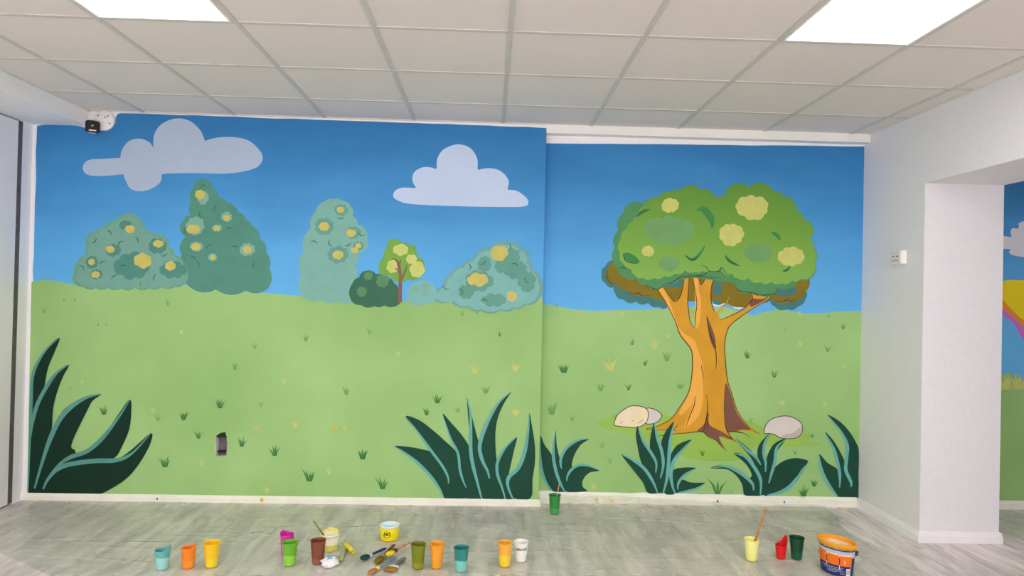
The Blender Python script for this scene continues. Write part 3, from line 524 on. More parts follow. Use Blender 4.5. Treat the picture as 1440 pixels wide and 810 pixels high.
for (x, y, h, m_, n) in [(62, 440, 14, TF2, 3), (232, 657, 20, TF1, 5), (435, 677, 22, TF1, 5), (538, 688, 22, TF1, 4), (386, 641, 20, TF1, 4), (340, 628, 16, TF1, 4), (309, 574, 16, TF1, 5), (258, 591, 15, TF1, 5), (222, 592, 13, TF2, 3), (146, 583, 15, TF1, 5), (279, 617, 13, TF1, 4), (98, 549, 8, TF2, 2), (510, 646, 20, TF1, 5), (615, 567, 16, TF1, 5), (600, 584, 14, TF1, 4), (644, 580, 12, TF2, 4), (683, 553, 14, TF2, 5), (367, 572, 12, TF2, 3), (703, 473, 9, TF1, 3), (650, 444, 10, TF2, 3), (671, 442, 9, TF2, 3), (197, 403, 9, TF2, 3), (236, 430, 11, TF2, 3), (358, 490, 12, TF2, 3), (487, 555, 14, TF2, 4),
                         (360, 607, 12, TF3, 5), (415, 602, 14, TF3, 3), (470, 607, 16, TF3, 5), (375, 693, 14, TF3, 4), (283, 654, 12, TF3, 3), (725, 585, 16, TF3, 6), (668, 525, 20, TF3, 4), (725, 522, 18, TF3, 4), (215, 580, 12, TF3, 4), (463, 667, 14, TF3, 3), (485, 605, 12, TF3, 4), (115, 540, 9, TF3, 4), (90, 424, 5, TF4, 4), (105, 424, 5, TF4, 4), (138, 458, 5, TF4, 4), (150, 458, 5, TF4, 3), (255, 470, 10, TF3, 3), (330, 520, 12, TF2, 3), (430, 480, 12, TF2, 4), (560, 500, 11, TF3, 4), (400, 540, 10, TF3, 4), (520, 470, 12, TF2, 3)]:
    A.tuft(x, y, h, m_, wall, n)
for (x, y, h, m_, n) in [(793, 524, 18, TF1, 6), (889, 485, 11, TF1, 3), (907, 514, 11, TF1, 3), (920, 490, 18, TF3, 4), (858, 522, 24, TF3, 5), (938, 508, 18, TF2, 4), (884, 549, 12, TF1, 3), (845, 550, 16, TF2, 4), (957, 547, 14, TF2, 5), (1051, 504, 14, TF1, 4), (1089, 531, 13, TF1, 4), (1104, 466, 10, TF2, 2), (1126, 487, 10, TF3, 4), (1186, 463, 10, TF1, 3), (1164, 495, 14, TF2, 3), (1009, 695, 32, TF1, 3), (1130, 698, 18, TF1, 5), (1145, 684, 15, TF1, 4), (1118, 639, 12, TF1, 2), (988, 641, 12, TF1, 3), (1142, 615, 8, TF1, 3), (847, 630, 14, TF2, 3), (858, 652, 11, TF2, 3), (776, 583, 22, TF2, 4), (805, 592, 12, TF2, 3), (1028, 695, 9, TF2, 1+1), (1187, 517, 9, TF3, 3), (1056, 593, 9, TF2, 3), (865, 588, 9, TF2, 3), (1100, 570, 12, TF3, 4), (1125, 445, 10, TF3, 4), (1165, 447, 8, TF2, 3), (783, 432, 8, TF2, 3), (875, 443, 8, TF3, 3), (1160, 570, 10, TF3, 3), (835, 688, 14, TF3, 3), (940, 475, 9, TF3, 3)]:
    B.tuft(x, y, h, m_, rec, max(2, n))

# next room's mural
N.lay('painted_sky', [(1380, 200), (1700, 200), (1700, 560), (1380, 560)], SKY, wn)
N.lay('painted_meadow', [(1380, 526), (1409, 523), (1413, 530), (1420, 521), (1424, 532), (1432, 525), (1437, 534), (1446, 527), (1470, 532), (1520, 526), (1700, 535), (1700, 712), (1380, 706)], MEADOW, wn)
for x in (1409, 1416, 1424, 1433): N.tuft(x, 548, 26, TF3, wn, 7)
N.lay('painted_cloud', smooth_closed([(1380, 342), (1395, 332), (1412, 332), (1422, 333), (1421, 326), (1424, 321), (1432, 321), (1433, 314), (1440, 311), (1452, 308), (1470, 316), (1480, 335), (1500, 345), (1490, 360), (1450, 362), (1425, 359), (1419, 354), (1422, 351), (1411, 350), (1390, 352)]), mat('cloud_white', (214, 214, 226), .65, .02), wn)
N.lay('painted_balloon', smooth_closed([(1393, 430), (1398, 402), (1412, 395), (1430, 394), (1450, 397), (1485, 420), (1490, 470), (1470, 490), (1443, 482), (1425, 455), (1408, 442)]), mat('balloon_purple', (186, 108, 180), .6, .05), wn, 'yellow, orange and purple striped shape painted in the next room')
N.lay('balloon_stripe', smooth_closed([(1393, 425), (1398, 402), (1412, 395), (1430, 394), (1450, 397), (1480, 420), (1475, 462), (1445, 462), (1425, 446), (1408, 432)]), mat('balloon_orange', (214, 140, 50), .6, .05), wn)
N.lay('balloon_stripe', smooth_closed([(1393, 418), (1398, 402), (1412, 395), (1430, 394), (1450, 397), (1472, 415), (1465, 450), (1440, 450), (1420, 432), (1408, 420)]), mat('balloon_yellow', (228, 200, 30), .6, .05), wn)

# ------------------------------------------------------------------ fixtures
# security camera: cover box on the beam corner, ball housing, black front
cw = at_y(147, 168, D)
CW = mat('camera_white_plastic', (224, 222, 222), .35, .01); BLK = mat('camera_black_glass', (12, 12, 16), .4, .05, spec=.2)
def lathe(prof, n=32, sx=1, sy=1, cap0=True, cap1=False):
    V, Fc = [], []
    for (r, z) in prof:
        for i in range(n): a = 6.28318*i/n; V.append((r*math.cos(a)*sx, r*math.sin(a)*sy, z))
    for j in range(len(prof)-1):
        for i in range(n): Fc.append((j*n+i, j*n+(i+1) % n, (j+1)*n+(i+1) % n, (j+1)*n+i))
    if cap0: Fc.append(tuple(range(n-1, -1, -1)))
    if cap1: Fc.append(tuple(range((len(prof)-1)*n, len(prof)*n)))
    return V, Fc
sc_ = empty('security_camera', (cw.x, D-.001, cw.z)); tag(sc_, 'white security camera with black lens face in the upper left corner', 'camera')
b0 = mesh('mount_base', *lathe([(.066, 0), (.066, .02), (.062, .026), (.0, .027)], 40), CW, sc_, True); b0.rotation_euler = (math.pi/2, 0, 0); b0.location = (.008, 0, -.012)
hd = Vector((-.045, -.055, -.062))
ball = mesh('housing', *lathe([(.0, -.05), (.026, -.044), (.042, -.022), (.047, .0), (.046, .02), (.041, .034)], 32, cap0=False), CW, sc_, True)
aim = (CAM-(Vector((cw.x, D, cw.z))+hd)).normalized()
rot = aim.to_track_quat('Z', 'Y').to_euler(); ball.location = hd; ball.rotation_euler = rot
def rounded(w_, h_, r, n=6):
    return [(sx*(w_-r)+r*math.cos(a0+k*1.5708/n), sy*(h_-r)+r*math.sin(a0+k*1.5708/n)) for sx, sy, a0 in ((1, 1, 0), (-1, 1, 1.5708), (-1, -1, 3.1416), (1, -1, 4.7124)) for k in range(n+1)]
rp = rounded(.042, .038, .016)
def slab(p, z0, z1, inset=0):
    n = len(p); V = [(x, y, z0) for x, y in p]+[(x, y, z1-.003) for x, y in p]+[(x*.92, y*.92, z1) for x, y in p]
    Fc = [(j*n+i, j*n+(i+1) % n, (j+1)*n+(i+1) % n, (j+1)*n+i) for j in range(2) for i in range(n)]+[tuple(range(n-1, -1, -1)), tuple(range(2*n, 3*n))]
    return V, Fc
fc = mesh('lens_face', *slab(rp, .026, .046), BLK, sc_); fc.location = hd; fc.rotation_euler = rot; fc['label'] = 'glossy black lens face'
ln = mesh('lens', *lathe([(.012, .044), (.012, .050), (.008, .051), (.0, .0505)], 20), mat('lens_dark', (30, 26, 40), .08, .05, spec=.8), fc, True); ln.location = (0, .004, 0)
lb = mesh('light_bar', *slab(rounded(.022, .005, .004, 3), .045, .048), mat('light_bar_pale', (205, 190, 180), .4, .02), fc); lb.location = (0, -.024, 0)
for (sx, sz) in ((-.035, .03), (.03, .03), (.012, .02), (.04, -.02)):
    s_ = mesh('screw', *lathe([(.0045, 0), (.0045, .003), (.0, .0032)], 10), mat('screw_dark', (90, 88, 86), .4), sc_, True); s_.rotation_euler = (math.pi/2, 0, 0); s_.location = (.008+sx, -.0255, -.012+sz)
# socket box on the right wall
so = empty('socket_box', (XR, 4.36, 1.718)); tag(so, 'small white double socket box on the pale grey right wall', 'socket')
PL_ = mat('socket_white', (222, 220, 212), .4, .01)
box('housing', (-.034, 0, -.052, .052, -.041, .041), PL_, so)
fp = mesh('face_plate', *boxes([(-.039, -.034, -.046, .046, -.030, .036)]), mat('socket_plate', (206, 204, 198), .4, .01), so)
for k in (-1, 1):
    rk = mesh('socket_well', *lathe([(.017, 0), (.017, .0015), (.0145, .0015), (.0135, -.0005), (0, -.0005)], 20, cap0=False), PL_, fp, True); rk.rotation_euler = (0, -math.pi/2, 0); rk.location = (-.0392, k*.021, .006)
    for q_ in (-1, 1):
        h_ = mesh('socket_hole', *lathe([(.0045, 0), (.0045, .0012), (0, .0013)], 8), mat('socket_hole_dark', (40, 38, 36), .6), fp); h_.rotation_euler = (0, -math.pi/2, 0); h_.location = (-.0392, k*.021+q_*.008, .006)
box('label_strip', (-.0395, -.034, -.03, .03, -.024, -.016), mat('socket_strip', (170, 168, 162), .5), fp)

# ------------------------------------------------------------------ paint cups
def cup_mat(name, wet, coat, level, hgt, rough=.35):
    """plastic cup: paint-filled lower part, paint-smeared wall above the fill line"""
    M = bpy.data.materials.new(name); M.use_nodes = True; nt = M.node_tree; L = nt.links.new; b = nt.nodes['Principled BSDF']
    tc = nt.nodes.new('ShaderNodeTexCoord'); sp = nt.nodes.new('ShaderNodeSeparateXYZ'); L(tc.outputs['Object'], sp.inputs[0])
    n = nt.nodes.new('ShaderNodeTexNoise'); n.inputs['Scale'].default_value = 22; n.inputs['Detail'].default_value = 3; L(tc.outputs['Object'], n.inputs['Vector'])
    ma = nt.nodes.new('ShaderNodeMath'); ma.operation = 'MULTIPLY_ADD'; L(n.outputs['Fac'], ma.inputs[0]); ma.inputs[1].default_value = .03; L(sp.outputs['Z'], ma.inputs[2])
    mr = nt.nodes.new('ShaderNodeMapRange'); mr.inputs[1].default_value = level*hgt+.006; mr.inputs[2].default_value = level*hgt+.010; L(ma.outputs[0], mr.inputs[0])
    mx = nt.nodes.new('ShaderNodeMix'); mx.data_type = 'RGBA'; L(mr.outputs[0], mx.inputs['Factor']); mx.inputs['A'].default_value = (*rgb(wet), 1); mx.inputs['B'].default_value = (*rgb(coat), 1)
    L(mx.outputs['Result'], b.inputs['Base Color']); b.inputs['Roughness'].default_value = rough; b.inputs['Specular IOR Level'].default_value = .4
    return M
def cup(px, py, h, rt, rb, wet, coat, level, label, cut=None, rim=True, smear=None, fill=None, group='plastic paint cups on the sheet'):
    p = at_z(px, py, .003); fwd = Vector((p.x, p.y)).normalized()
    c = empty('paint_cup', (p.x+fwd.x*rb, p.y+fwd.y*rb, .0065)); tag(c, label, 'cup', group)
    M = cup_mat('cup_'+label.replace(' ', '_')[:40], wet, coat, level, h)
    n = 40; V, Fc = [], []; zl = (0, .02, .05, .2, .4, .6, .8, .93, 1)
    th = .0012
    def top(a): return h*(cut(a) if cut else 1)
    rings = []
    for side in (0, 1):
        for f in (zl if side == 0 else reversed(zl)):
            ring = []
            for i in range(n):
                a = 6.28318*i/n; z = top(a)*f; r = rb+(rt-rb)*z/h
                if f <= .02 and side == 0: r -= .0015*(1-f/.02)
                if side: r -= th; z = max(z, .004)
                V.append((r*math.cos(a), r*math.sin(a), z)); ring.append(len(V)-1)
            rings.append(ring)
    for j in range(len(rings)-1):
        for i in range(n): Fc.append((rings[j][i], rings[j][(i+1) % n], rings[j+1][(i+1) % n], rings[j+1][i]))
    Fc.append(tuple(reversed(rings[0]))); Fc.append(tuple(rings[-1]))
    mesh('cup_wall', V, Fc, M, c, True)
    if rim:
        V, Fc = [], []; k = 8
        for i in range(n):
            a = 6.28318*i/n
            for j in range(k):
                t = 6.28318*j/k; r = rt+.0012+.002*math.cos(t); V.append((r*math.cos(a), r*math.sin(a), h+.0018*math.sin(t)))
        for i in range(n):
            for j in range(k): Fc.append((i*k+j, ((i+1) % n)*k+j, ((i+1) % n)*k+(j+1) % k, i*k+(j+1) % k))
        mesh('rim', V, Fc, mat('rim_'+M.name, coat, .3, .04, 60), c, True)
    if fill:
        z = fill*h; r = rb+(rt-rb)*fill-.002
        V = [(r*math.cos(6.28318*i/28), r*math.sin(6.28318*i/28), z) for i in range(28)]+[(0, 0, z)]
        mesh('paint', V, [(i, (i+1) % 28, 28) for i in range(28)], mat('wet_'+M.name, wet, .15, .03, 40, spec=.5), c)
    return c
H1, RT, RB = .120, .0385, .0285
def slant(lo, a0, pk=1.0, jag=0):
    def f(a): return lo+(pk-lo)*max(0, math.cos(a-a0))**2.2+jag*abs(math.sin(a*4.5))
    return f
cup(228, 803, .118, .040, .028, (140, 196, 192), (94, 160, 158), .55, 'pale teal plastic cup with a cut slanting rim, leftmost in the row', slant(.80, .2, 1.02, .02), False, fill=.5)
cup(264.7, 801, .112, .036, .028, (240, 134, 42), (236, 122, 34), .42, 'bright orange plastic cup with a cut rim beside the yellow cup', slant(.90, .3, 1.02, 0), False, fill=.4)
cup(297, 799.7, H1, .040, RB, (238, 196, 38), (228, 182, 28), .42, 'yellow plastic cup third from the left with splashed rim', fill=.4)
cup(403, 783, .120, .037, .028, (206, 70, 170), (190, 48, 152), .5, 'magenta plastic cup with a jagged cut rim behind the bright green cup', slant(.88, 2.6, .98, .05), False, fill=.4)
cup(407, 797.5, .116, .0385, RB, (128, 192, 62), (96, 164, 44), .5, 'bright green plastic cup in front of the magenta cup', fill=.5)
cup(446.7, 795, .117, .0385, .0285, (140, 84, 60), (116, 66, 46), .3, 'brown plastic cup beside the white tub', fill=.75)
cup(587.5, 801.7, .121, .0385, RB, (132, 138, 32), (110, 118, 26), .3, 'olive green plastic cup right of the brushes', fill=.7)
cup(614, 801, .122, .0375, .0265, (228, 158, 46), (222, 150, 42), .12, 'amber plastic cup between the olive cup and the teal cup', fill=.7)
cup(648, 806, .118, .0385, .0275, (112, 182, 176), (42, 122, 118), .52, 'deep teal plastic cup with a pale lower half, right of the amber cup', fill=.5)
cup(709.5, 798.7, .120, .0375, .0285, (240, 192, 52), (238, 164, 62), .52, 'orange and yellow streaked plastic cup beside the white lettered cup', fill=.5)
wc = cup(732, 791.7, .100, .0385, .0275, (230, 226, 218), (232, 228, 220), .3, 'white paper cup with dark lettering beside the orange and yellow cup', fill=None)
cup(779.5, 724, .118, .038, .030, (66, 150, 74), (46, 128, 58), .35, 'dark green plastic cup standing alone by the step in the wall', fill=.8)
cup(1056.7, 790.5, .112, .0395, .029, (228, 222, 122), (232, 226, 138), .3, 'pale yellow plastic cup holding a long wooden stick', fill=.7)
cup(1098, 786.8, .112, .034, .0255, (206, 22, 24), (198, 18, 22), .5, 'red plastic cup cut down with one tall torn point', slant(.62, .25, 1.08, .0), False, fill=.4)
cup(1120, 788.5, .116, .0395, .0275, (20, 84, 54), (14, 66, 42), .4, 'dark bottle-green plastic cup between the red cup and the paint pail', fill=.7)
# torn strips of the red cup
# lettering wrapped on the white cup
def wrap_text(body, size, parent, R0, R1, hgt, zc_, ang, m, name='lettering', shear=0, bold=.0):
    cu = bpy.data.curves.new(name, 'FONT'); cu.body = body; cu.size = size; cu.align_x = 'CENTER'; cu.align_y = 'CENTER'; cu.shear = shear; cu.offset = bold; cu.resolution_u = 3
    to = bpy.data.objects.new(name, cu); COL.objects.link(to)
    dg = bpy.context.evaluated_depsgraph_get(); me = bpy.data.meshes.new_from_object(to.evaluated_get(dg)); bpy.data.objects.remove(to)
    for v in me.vertices:
        z = zc_+v.co.y; r = R0+(R1-R0)*z/hgt+.0005; a = ang+v.co.x/r
        v.co = (r*math.cos(a), r*math.sin(a), z)
    me.materials.clear(); me.materials.append(m)
    o = bpy.data.objects.new(name, me); COL.objects.link(o); o.parent = parent
    return o
INK = mat('dark_ink', (40, 30, 30), .5, .05)
wrap_text('NESCAFÉ', .0165, wc, .0275, .0385, .1, .068, -math.pi/2+.02, INK, bold=.0006)

# sticks standing in cups
def rod(name, a, b, r0, r1, m, parent=None, n=10):
    a, b = Vector(a), Vector(b); d = (b-a).normalized(); u = d.orthogonal().normalized(); v = d.cross(u); V = []
    for p, r in ((a, r0), (b, r1)):
        for i in range(n): t = 6.28318*i/n; V.append(p+(u*math.cos(t)+v*math.sin(t))*r)
    Fc = [(i, (i+1) % n, n+(i+1) % n, n+i) for i in range(n)]+[tuple(range(n-1, -1, -1)), tuple(range(n, 2*n))]
    return mesh(name, V, Fc, m, parent, True)
WOODS = mat('stick_wood', (176, 116, 52), .5, .1, 30); STR = mat('bristle_brown', (120, 84, 50), .7, .15, 60)
def standing(cuppx, top_px, cup_h, r, m, label, name='paint_brush', tipm=None, cat='brush', yoff=.03, base_off=(-.012, 0)):
    p = at_z(*cuppx, .003); fwd = Vector((p.x, p.y)).normalized(); c = Vector((p.x+fwd.x*.028, p.y+fwd.y*.028, .0065))
    tip = at_y(*top_px, c.y+yoff); bot = c+Vector((base_off[0], base_off[1], .012))
    e = empty(name, bot); tag(e, label, cat)
    rel = tip-bot
    rod('handle', rel*.22, rel, r, r*.75, m, e); rod('ferrule', rel*.12, rel*.22, r*1.15, r*1.05, mat('ferrule_metal', (176, 172, 168), .3, .05, metal=.8), e); rod('bristles', rel*.0, rel*.12, r*.6, r*1.15, tipm or STR, e)
    return e
standing((1056.7, 790.5), (1078, 714.5), .112, .0055, WOODS, 'long wooden brush handle sticking out of the pale yellow cup')
standing((779.5, 724), (786.5, 680), .118, .0034, mat('stick_red_white', (206, 120, 104), .5, .3, 50, c2=(226, 200, 186)), 'thin red and white brush standing in the green cup by the wall', yoff=.0, base_off=(0, 0))
rd = [o for o in bpy.data.objects if o.name.startswith('paint_cup') and o.get('label', '').startswith('red')][0]
for dx, tp in ((-6.0, 757.5), (-2.5, 757.8)):
    standing((1098+dx*.3, 786.8), (1098+dx+2, tp+2), .1, .0028, mat('red_handle', (190, 30, 34), .45, .15, 40), 'short red-smeared brush in the red cup, %s of the two' % ('left' if dx < -4 else 'right'), yoff=-.008, base_off=(-.004 if dx < -4 else .004, -.008))

# ------------------------------------------------------------------ tubs and pail
def tub(px, py, h, rt, rb, name, label):
    p = at_z(px, py, .003); fwd = Vector((p.x, p.y)).normalized(); e = empty(name, (p.x+fwd.x*rb, p.y+fwd.y*rb, .0065)); return tag(e, label, 'tub')
tw = tub(464, 777, .098, .052, .042, 'plastic_tub', 'white plastic tub with yellow-smeared rim holding a brush')
TW = mat('tub_white', (226, 222, 206), .4, .05, 25, c2=(232, 226, 190)); TY = mat('tub_yellow_smear', (228, 206, 56), .35, .12, 20, c2=(214, 204, 120))
mesh('tub_wall', *lathe([(.040, 0), (.0425, .004), (.0445, .03), (.049, .085), (.0475, .085), (.041, .006), (0, .005)], 40), TW, tw, True)
mesh('rim', *lathe([(.049, .078), (.0535, .079), (.0535, .088), (.051, .089), (.049, .086)], 40, cap0=False), TW, tw, True)
mesh('paint_band', *lathe([(.0428, .004), (.0452, .032)], 40, cap0=False), mat('tub_paint', (214, 206, 98), .4, .06, 30), tw, True)
V, Fc = [], []; n = 36
for i in range(n+1):
    a = -.35+3.9*i/n; z1 = .092+.014*(noise.noise(Vector((i*.22, 1.7, 0)))+.6)
    V += [(.0515*math.cos(a), .0515*math.sin(a), .082), (.053*math.cos(a), .053*math.sin(a), z1), (.0505*math.cos(a), .0505*math.sin(a), z1), (.0485*math.cos(a), .0485*math.sin(a), .082)]
for i in range(n):
    k = i*4; Fc += [(k+j, k+4+j, k+4+(j+1) % 4, k+(j+1) % 4) for j in range(4)]
mesh('torn_rim', V, Fc, TY, tw, True)['label'] = 'ragged yellow paint-covered edge'
mesh('paint', *lathe([(.047, .062), (0, .0625)], 32, cap0=False), mat('tub_wet_yellow', (224, 204, 70), .2, .05, 20), tw)
standing((464, 777), (441, 732), .098, .0055, mat('black_speckled_handle', (44, 40, 30), .5, .2, 60, c2=(150, 150, 70)), 'black speckled brush leaning out of the white tub', yoff=.02, base_off=(.012, .0))

yb = tub(547.5, 762.5, .082, .054, .051, 'plastic_tub', 'small yellow tub with a black emblem and pale blue inside')
mesh('tub_wall', *lathe([(.049, 0), (.051, .004), (.0535, .078), (.0515, .078), (.049, .008), (0, .007)], 44), mat('tub_yellow', (240, 208, 26), .35, .03, 20), yb, True)
mesh('rim', *lathe([(.0525, .072), (.056, .073), (.056, .081), (.054, .083), (.051, .082), (.050, .07)], 44, cap0=False), mat('tub_rim_white', (226, 230, 232), .35, .02), yb, True)
mesh('paint', *lathe([(.0515, .058), (0, .0585)], 40, cap0=False), mat('pale_blue_paint', (176, 212, 238), .25, .03, 20), yb)
fa = math.atan2(-yb.location.y, -yb.location.x)
mesh('lining', *lathe([(.0498, .058), (.0508, .0815)], 44, cap0=False), mat('pale_blue_lining', (196, 222, 240), .4, .03), yb, True)
wrap_text('NO', .024, yb, .0512, .0537, .08, .040, fa-.30, mat('emblem_ink', (48, 22, 10), .5, .05), 'emblem_letters', shear=.2, bold=.0012)
def ring_on(parent, R0, R1, hgt, zc_, ang, r, wd, a0, a1, m):
    V, Fc = [], []; n = 24
    for i in range(n+1):
        t = a0+(a1-a0)*i/n
        for q_ in (r-wd/2, r+wd/2):
            u, z = q_*math.cos(t)*1.15, zc_+q_*math.sin(t); R_ = R0+(R1-R0)*z/hgt+.0004; V.append((R_*math.cos(ang+u/R_), R_*math.sin(ang+u/R_), z))
    for i in range(n): Fc.append((2*i, 2*i+2, 2*i+3, 2*i+1))
    return mesh('emblem_ring', V, Fc, m, parent)
ring_on(yb, .0512, .0537, .08, .038, fa-.30, .0175, .003, 3.3, 6.1, MATS['emblem_ink']); ring_on(yb, .0512, .0537, .08, .040, fa-.30, .0165, .0018, .4, 2.7, MATS['emblem_ink'])

# oval paint pail
pc = at_z(1177, 761, .165)
pe = empty('paint_pail', (pc.x, pc.y, .0065), math.radians(-62)); tag(pe, 'oval paint pail with orange rim and navy and orange label', 'pail')
a_, b_, hp = .098, .069, .165
NAVY = mat('pail_navy', (40, 44, 96), .35, .06, 30); ORG = mat('pail_orange_label', (238, 108, 28), .35, .06, 20); GRY = mat('pail_grey_band', (178, 180, 188), .4, .05, 20); RIMO = mat('pail_orange_rim', (232, 148, 34), .35, .06, 20)
def ov(k): return k
rr = lambda z: .88+.12*z/hp
mesh('pail_body', *lathe([(.86, 0), (.88, .004), (rr(hp-.012), hp-.012), (rr(hp)-.02, hp-.012), (.86, .01), (0, .009)], 64, a_, b_), NAVY, pe, True)
def band(name, z0, z1, m, a0=0, a1=6.28318, lift=.006, n=48, parent=pe):
    V, Fc = [], []
    for i in range(n+1):
        t = a0+(a1-a0)*i/n
        for z in (z0, z1): V.append(((rr(z)+lift)*a_*math.cos(t), (rr(z)+lift)*b_*math.sin(t), z))
    for i in range(n): Fc.append((2*i, 2*i+2, 2*i+3, 2*i+1))
    return mesh(name, V, Fc, m, parent)
band('label_band', hp*.60, hp*.80, GRY)
t0, t1, t2, t3 = -2.55, -1.70, -.95, -.13
band('label_panel', hp*.34, hp*.70, ORG, t0, t1-.03, .010); band('label_panel', hp*.34, hp*.70, ORG, t1+.03, t2-.03, .010); band('label_panel', hp*.34, hp*.70, ORG, t2+.03, t3, .010)
band('label_panel_top', hp*.66, hp*.70, mat('label_cream', (226, 196, 176), .4, .08, 30), t1+.03, t2-.03, .012); band('label_panel_top', hp*.66, hp*.70, MATS['label_cream'], t2+.03, t3, .012)
band('rim_skirt', hp*.84, hp*.92, mat('pail_paint_drips', (40, 44, 92), .4, .1, 45, c2=(200, 206, 190)), 0, 6.28318, .02)
mesh('rim', *lathe([(1.03, hp-.020), (1.075, hp-.020), (1.085, hp-.006), (1.06, hp), (1.0, hp+.001), (.965, hp-.004), (.95, hp-.02)], 64, a_, b_, False), RIMO, pe, True)
mesh('inner_wall', *lathe([(.955, hp-.016), (.93, hp-.05)], 64, a_, b_, False), mat('pail_inner_orange', (224, 150, 60), .4, .1, 25, c2=(230, 224, 196)), pe, True)
PR = mat('pail_paint_residue', (206, 176, 92), .4, .1, 16, c2=(232, 230, 218))
mesh('paint', *lathe([(.945, hp-.030), (.6, hp-.034), (0, hp-.032)], 64, a_, b_, False), PR, pe, True)
lbv = band('barcode_label', hp*.04, hp*.27, mat('label_white', (226, 226, 226), .4, .02), -.52, -.20, .012, 6)
for k in range(6): band('barcode_line', hp*.09, hp*.24, INK, -.49+k*.046, -.47+k*.046, .014, 2)
TXT = mat('label_small_print', (176, 180, 206), .5, .05)
for k, (z, s0, s1) in enumerate(((.25, -2.1, -.7), (.20, -1.9, -.8), (.155, -1.6, -.6), (.11, -1.7, -1.1), (.085, -.9, -.6))):
    for j in range(10):
        u0 = s0+(s1-s0)*j/10; band('print_line', hp*z, hp*(z+.018), TXT, u0, u0+(s1-s0)*.07, .012, 2)
for t, z0, z1 in ((-.96, .22, .36), (-.66, .40, .52), (-1.72, .28, .38), (-.2, .28, .36)): band('paint_drip', hp*z0, hp*z1, mat('white_drip', (232, 228, 220), .4, .03), t, t+.035, .016, 2)
# wire handle hanging down the near right end
ha = .42; ho = (math.cos(ha), math.sin(ha)); hb = (a_*1.03*math.cos(ha), b_*1.03*math.sin(ha))
hp_pts = [(hb[0]+ho[0]*u-ho[1]*v, hb[1]+ho[1]*u+ho[0]*v, hp-d) for u, v, d in ((0, 0, .045), (.008, .004, .05), (.022, .016, .062), (.028, .026, .08), (.022, .032, .096), (.008, .03, .106), (-.004, .028, .11))]
hp_pts = smooth_open(hp_pts, 4)
def tube(name, pts, r, m, parent, n=8):
    V, Fc = [], []; P = [Vector(p) for p in pts]
    for i, p in enumerate(P):
        d = (P[min(i+1, len(P)-1)]-P[max(i-1, 0)]).normalized(); u = d.cross(Vector((.3, .9, .2))).normalized(); v = d.cross(u)
        for j in range(n): t = 6.28318*j/n; V.append(p+(u*math.cos(t)+v*math.sin(t))*r)
    for i in range(len(P)-1):
        for j in range(n): Fc.append((i*n+j, i*n+(j+1) % n, (i+1)*n+(j+1) % n, (i+1)*n+j))
    Fc += [tuple(range(n-1, -1, -1)), tuple(range((len(P)-1)*n, len(P)*n))]
    return mesh(name, V, Fc, m, parent, True)
tube('wire_handle', hp_pts, .0016, mat('wire_metal', (190, 186, 178), .3, .05, metal=.7), pe)
box('handle_lug', (hb[0]-.008, hb[0]+.005, hb[1]-.008, hb[1]+.008, hp-.056, hp-.034), NAVY, pe)

# ------------------------------------------------------------------ brushes lying on the sheet
FER = MATS['ferrule_metal']
def profile_body(name, stations, m, parent, n=12):
    """stations: (t along x, half width, half thickness, z centre)"""
    V, Fc = [], []
    for (x, wy, wz, z) in stations:
        for i in range(n): a = 6.28318*i/n; c, s = math.cos(a), math.sin(a); V.append((x, wy*math.copysign(abs(c)**.7, c), z+wz*math.copysign(abs(s)**.7, s)))
    for j in range(len(stations)-1):
        for i in range(n): Fc.append((j*n+i, j*n+(i+1) % n, (j+1)*n+(i+1) % n, (j+1)*n+i))
    Fc += [tuple(range(n-1, -1, -1)), tuple(range((len(stations)-1)*n, len(stations)*n))]
    return mesh(name, V, Fc, m, parent, True)
def brush(tip, end, hw, label, hm, bm, fm=FER, round_=True, z=.010, hwid=.0085, lift=0):
    a, b = at_z(*tip, z), at_z(*end, z); L = (b-a).length
    e = empty('paint_brush', (a.x, a.y, .0062+lift), math.atan2(b.y-a.y, b.x-a.x)); tag(e, label, 'brush', 'paint brushes lying on the sheet')
    t = hw*.55 if round_ else .0055
    zc0 = t+.001
    profile_body('bristles', [(0, hw*(.45 if round_ else .95), t*.5, zc0), (L*.05, hw*.9, t*.85, zc0), (L*.16, hw*1.05, t, zc0), (L*.26, hw*.85, t*.9, zc0)], bm, e)
    profile_body('ferrule', [(L*.25, hw*.88, t*.95, zc0), (L*.33, hw*.8, t*.95, zc0), (L*.38, hw*.62, t*.9, zc0)], fm, e)
    profile_body('handle', [(L*.375, hwid*.9, t*.8, zc0), (L*.45, hwid*.75, .005, zc0), (L*.6, hwid, .0055, zc0), (L*.85, hwid*1.1, .0055, zc0), (L*.97, hwid*.9, .0045, zc0), (L, hwid*.4, .003, zc0)], hm, e)
    return e
zb_ = lambda x, y: (380+x/6, 720+y/6)
brush(zb_(768, 408), zb_(978, 318), .021, 'brush with a navy blue handle and dark teal bristles', mat('handle_navy', (38, 40, 112), .35, .1, 40), mat('bristle_teal', (34, 62, 60), .6, .2, 50), mat('ferrule_pale', (170, 180, 170), .4, .1, 40))
brush(zb_(895, 440), zb_(1050, 285), .021, 'dark-handled brush with green-stained bristles in the middle of the pile', mat('handle_brownblack', (62, 44, 32), .45, .2, 40, c2=(150, 70, 56)), mat('bristle_green', (92, 104, 36), .6, .3, 60, c2=(120, 80, 30)), mat('ferrule_olive', (120, 126, 84), .45, .2, 40))
brush(zb_(985, 395), zb_(1175, 285), .019, 'brush with yellow bristles and a pink-smeared handle', mat('handle_pink', (206, 150, 120), .5, .2, 40, c2=(150, 70, 92)), mat('bristle_yellow', (214, 186, 40), .55, .2, 50), mat('ferrule_dark', (70, 40, 44), .45, .2, 40), hwid=.009, lift=.012)
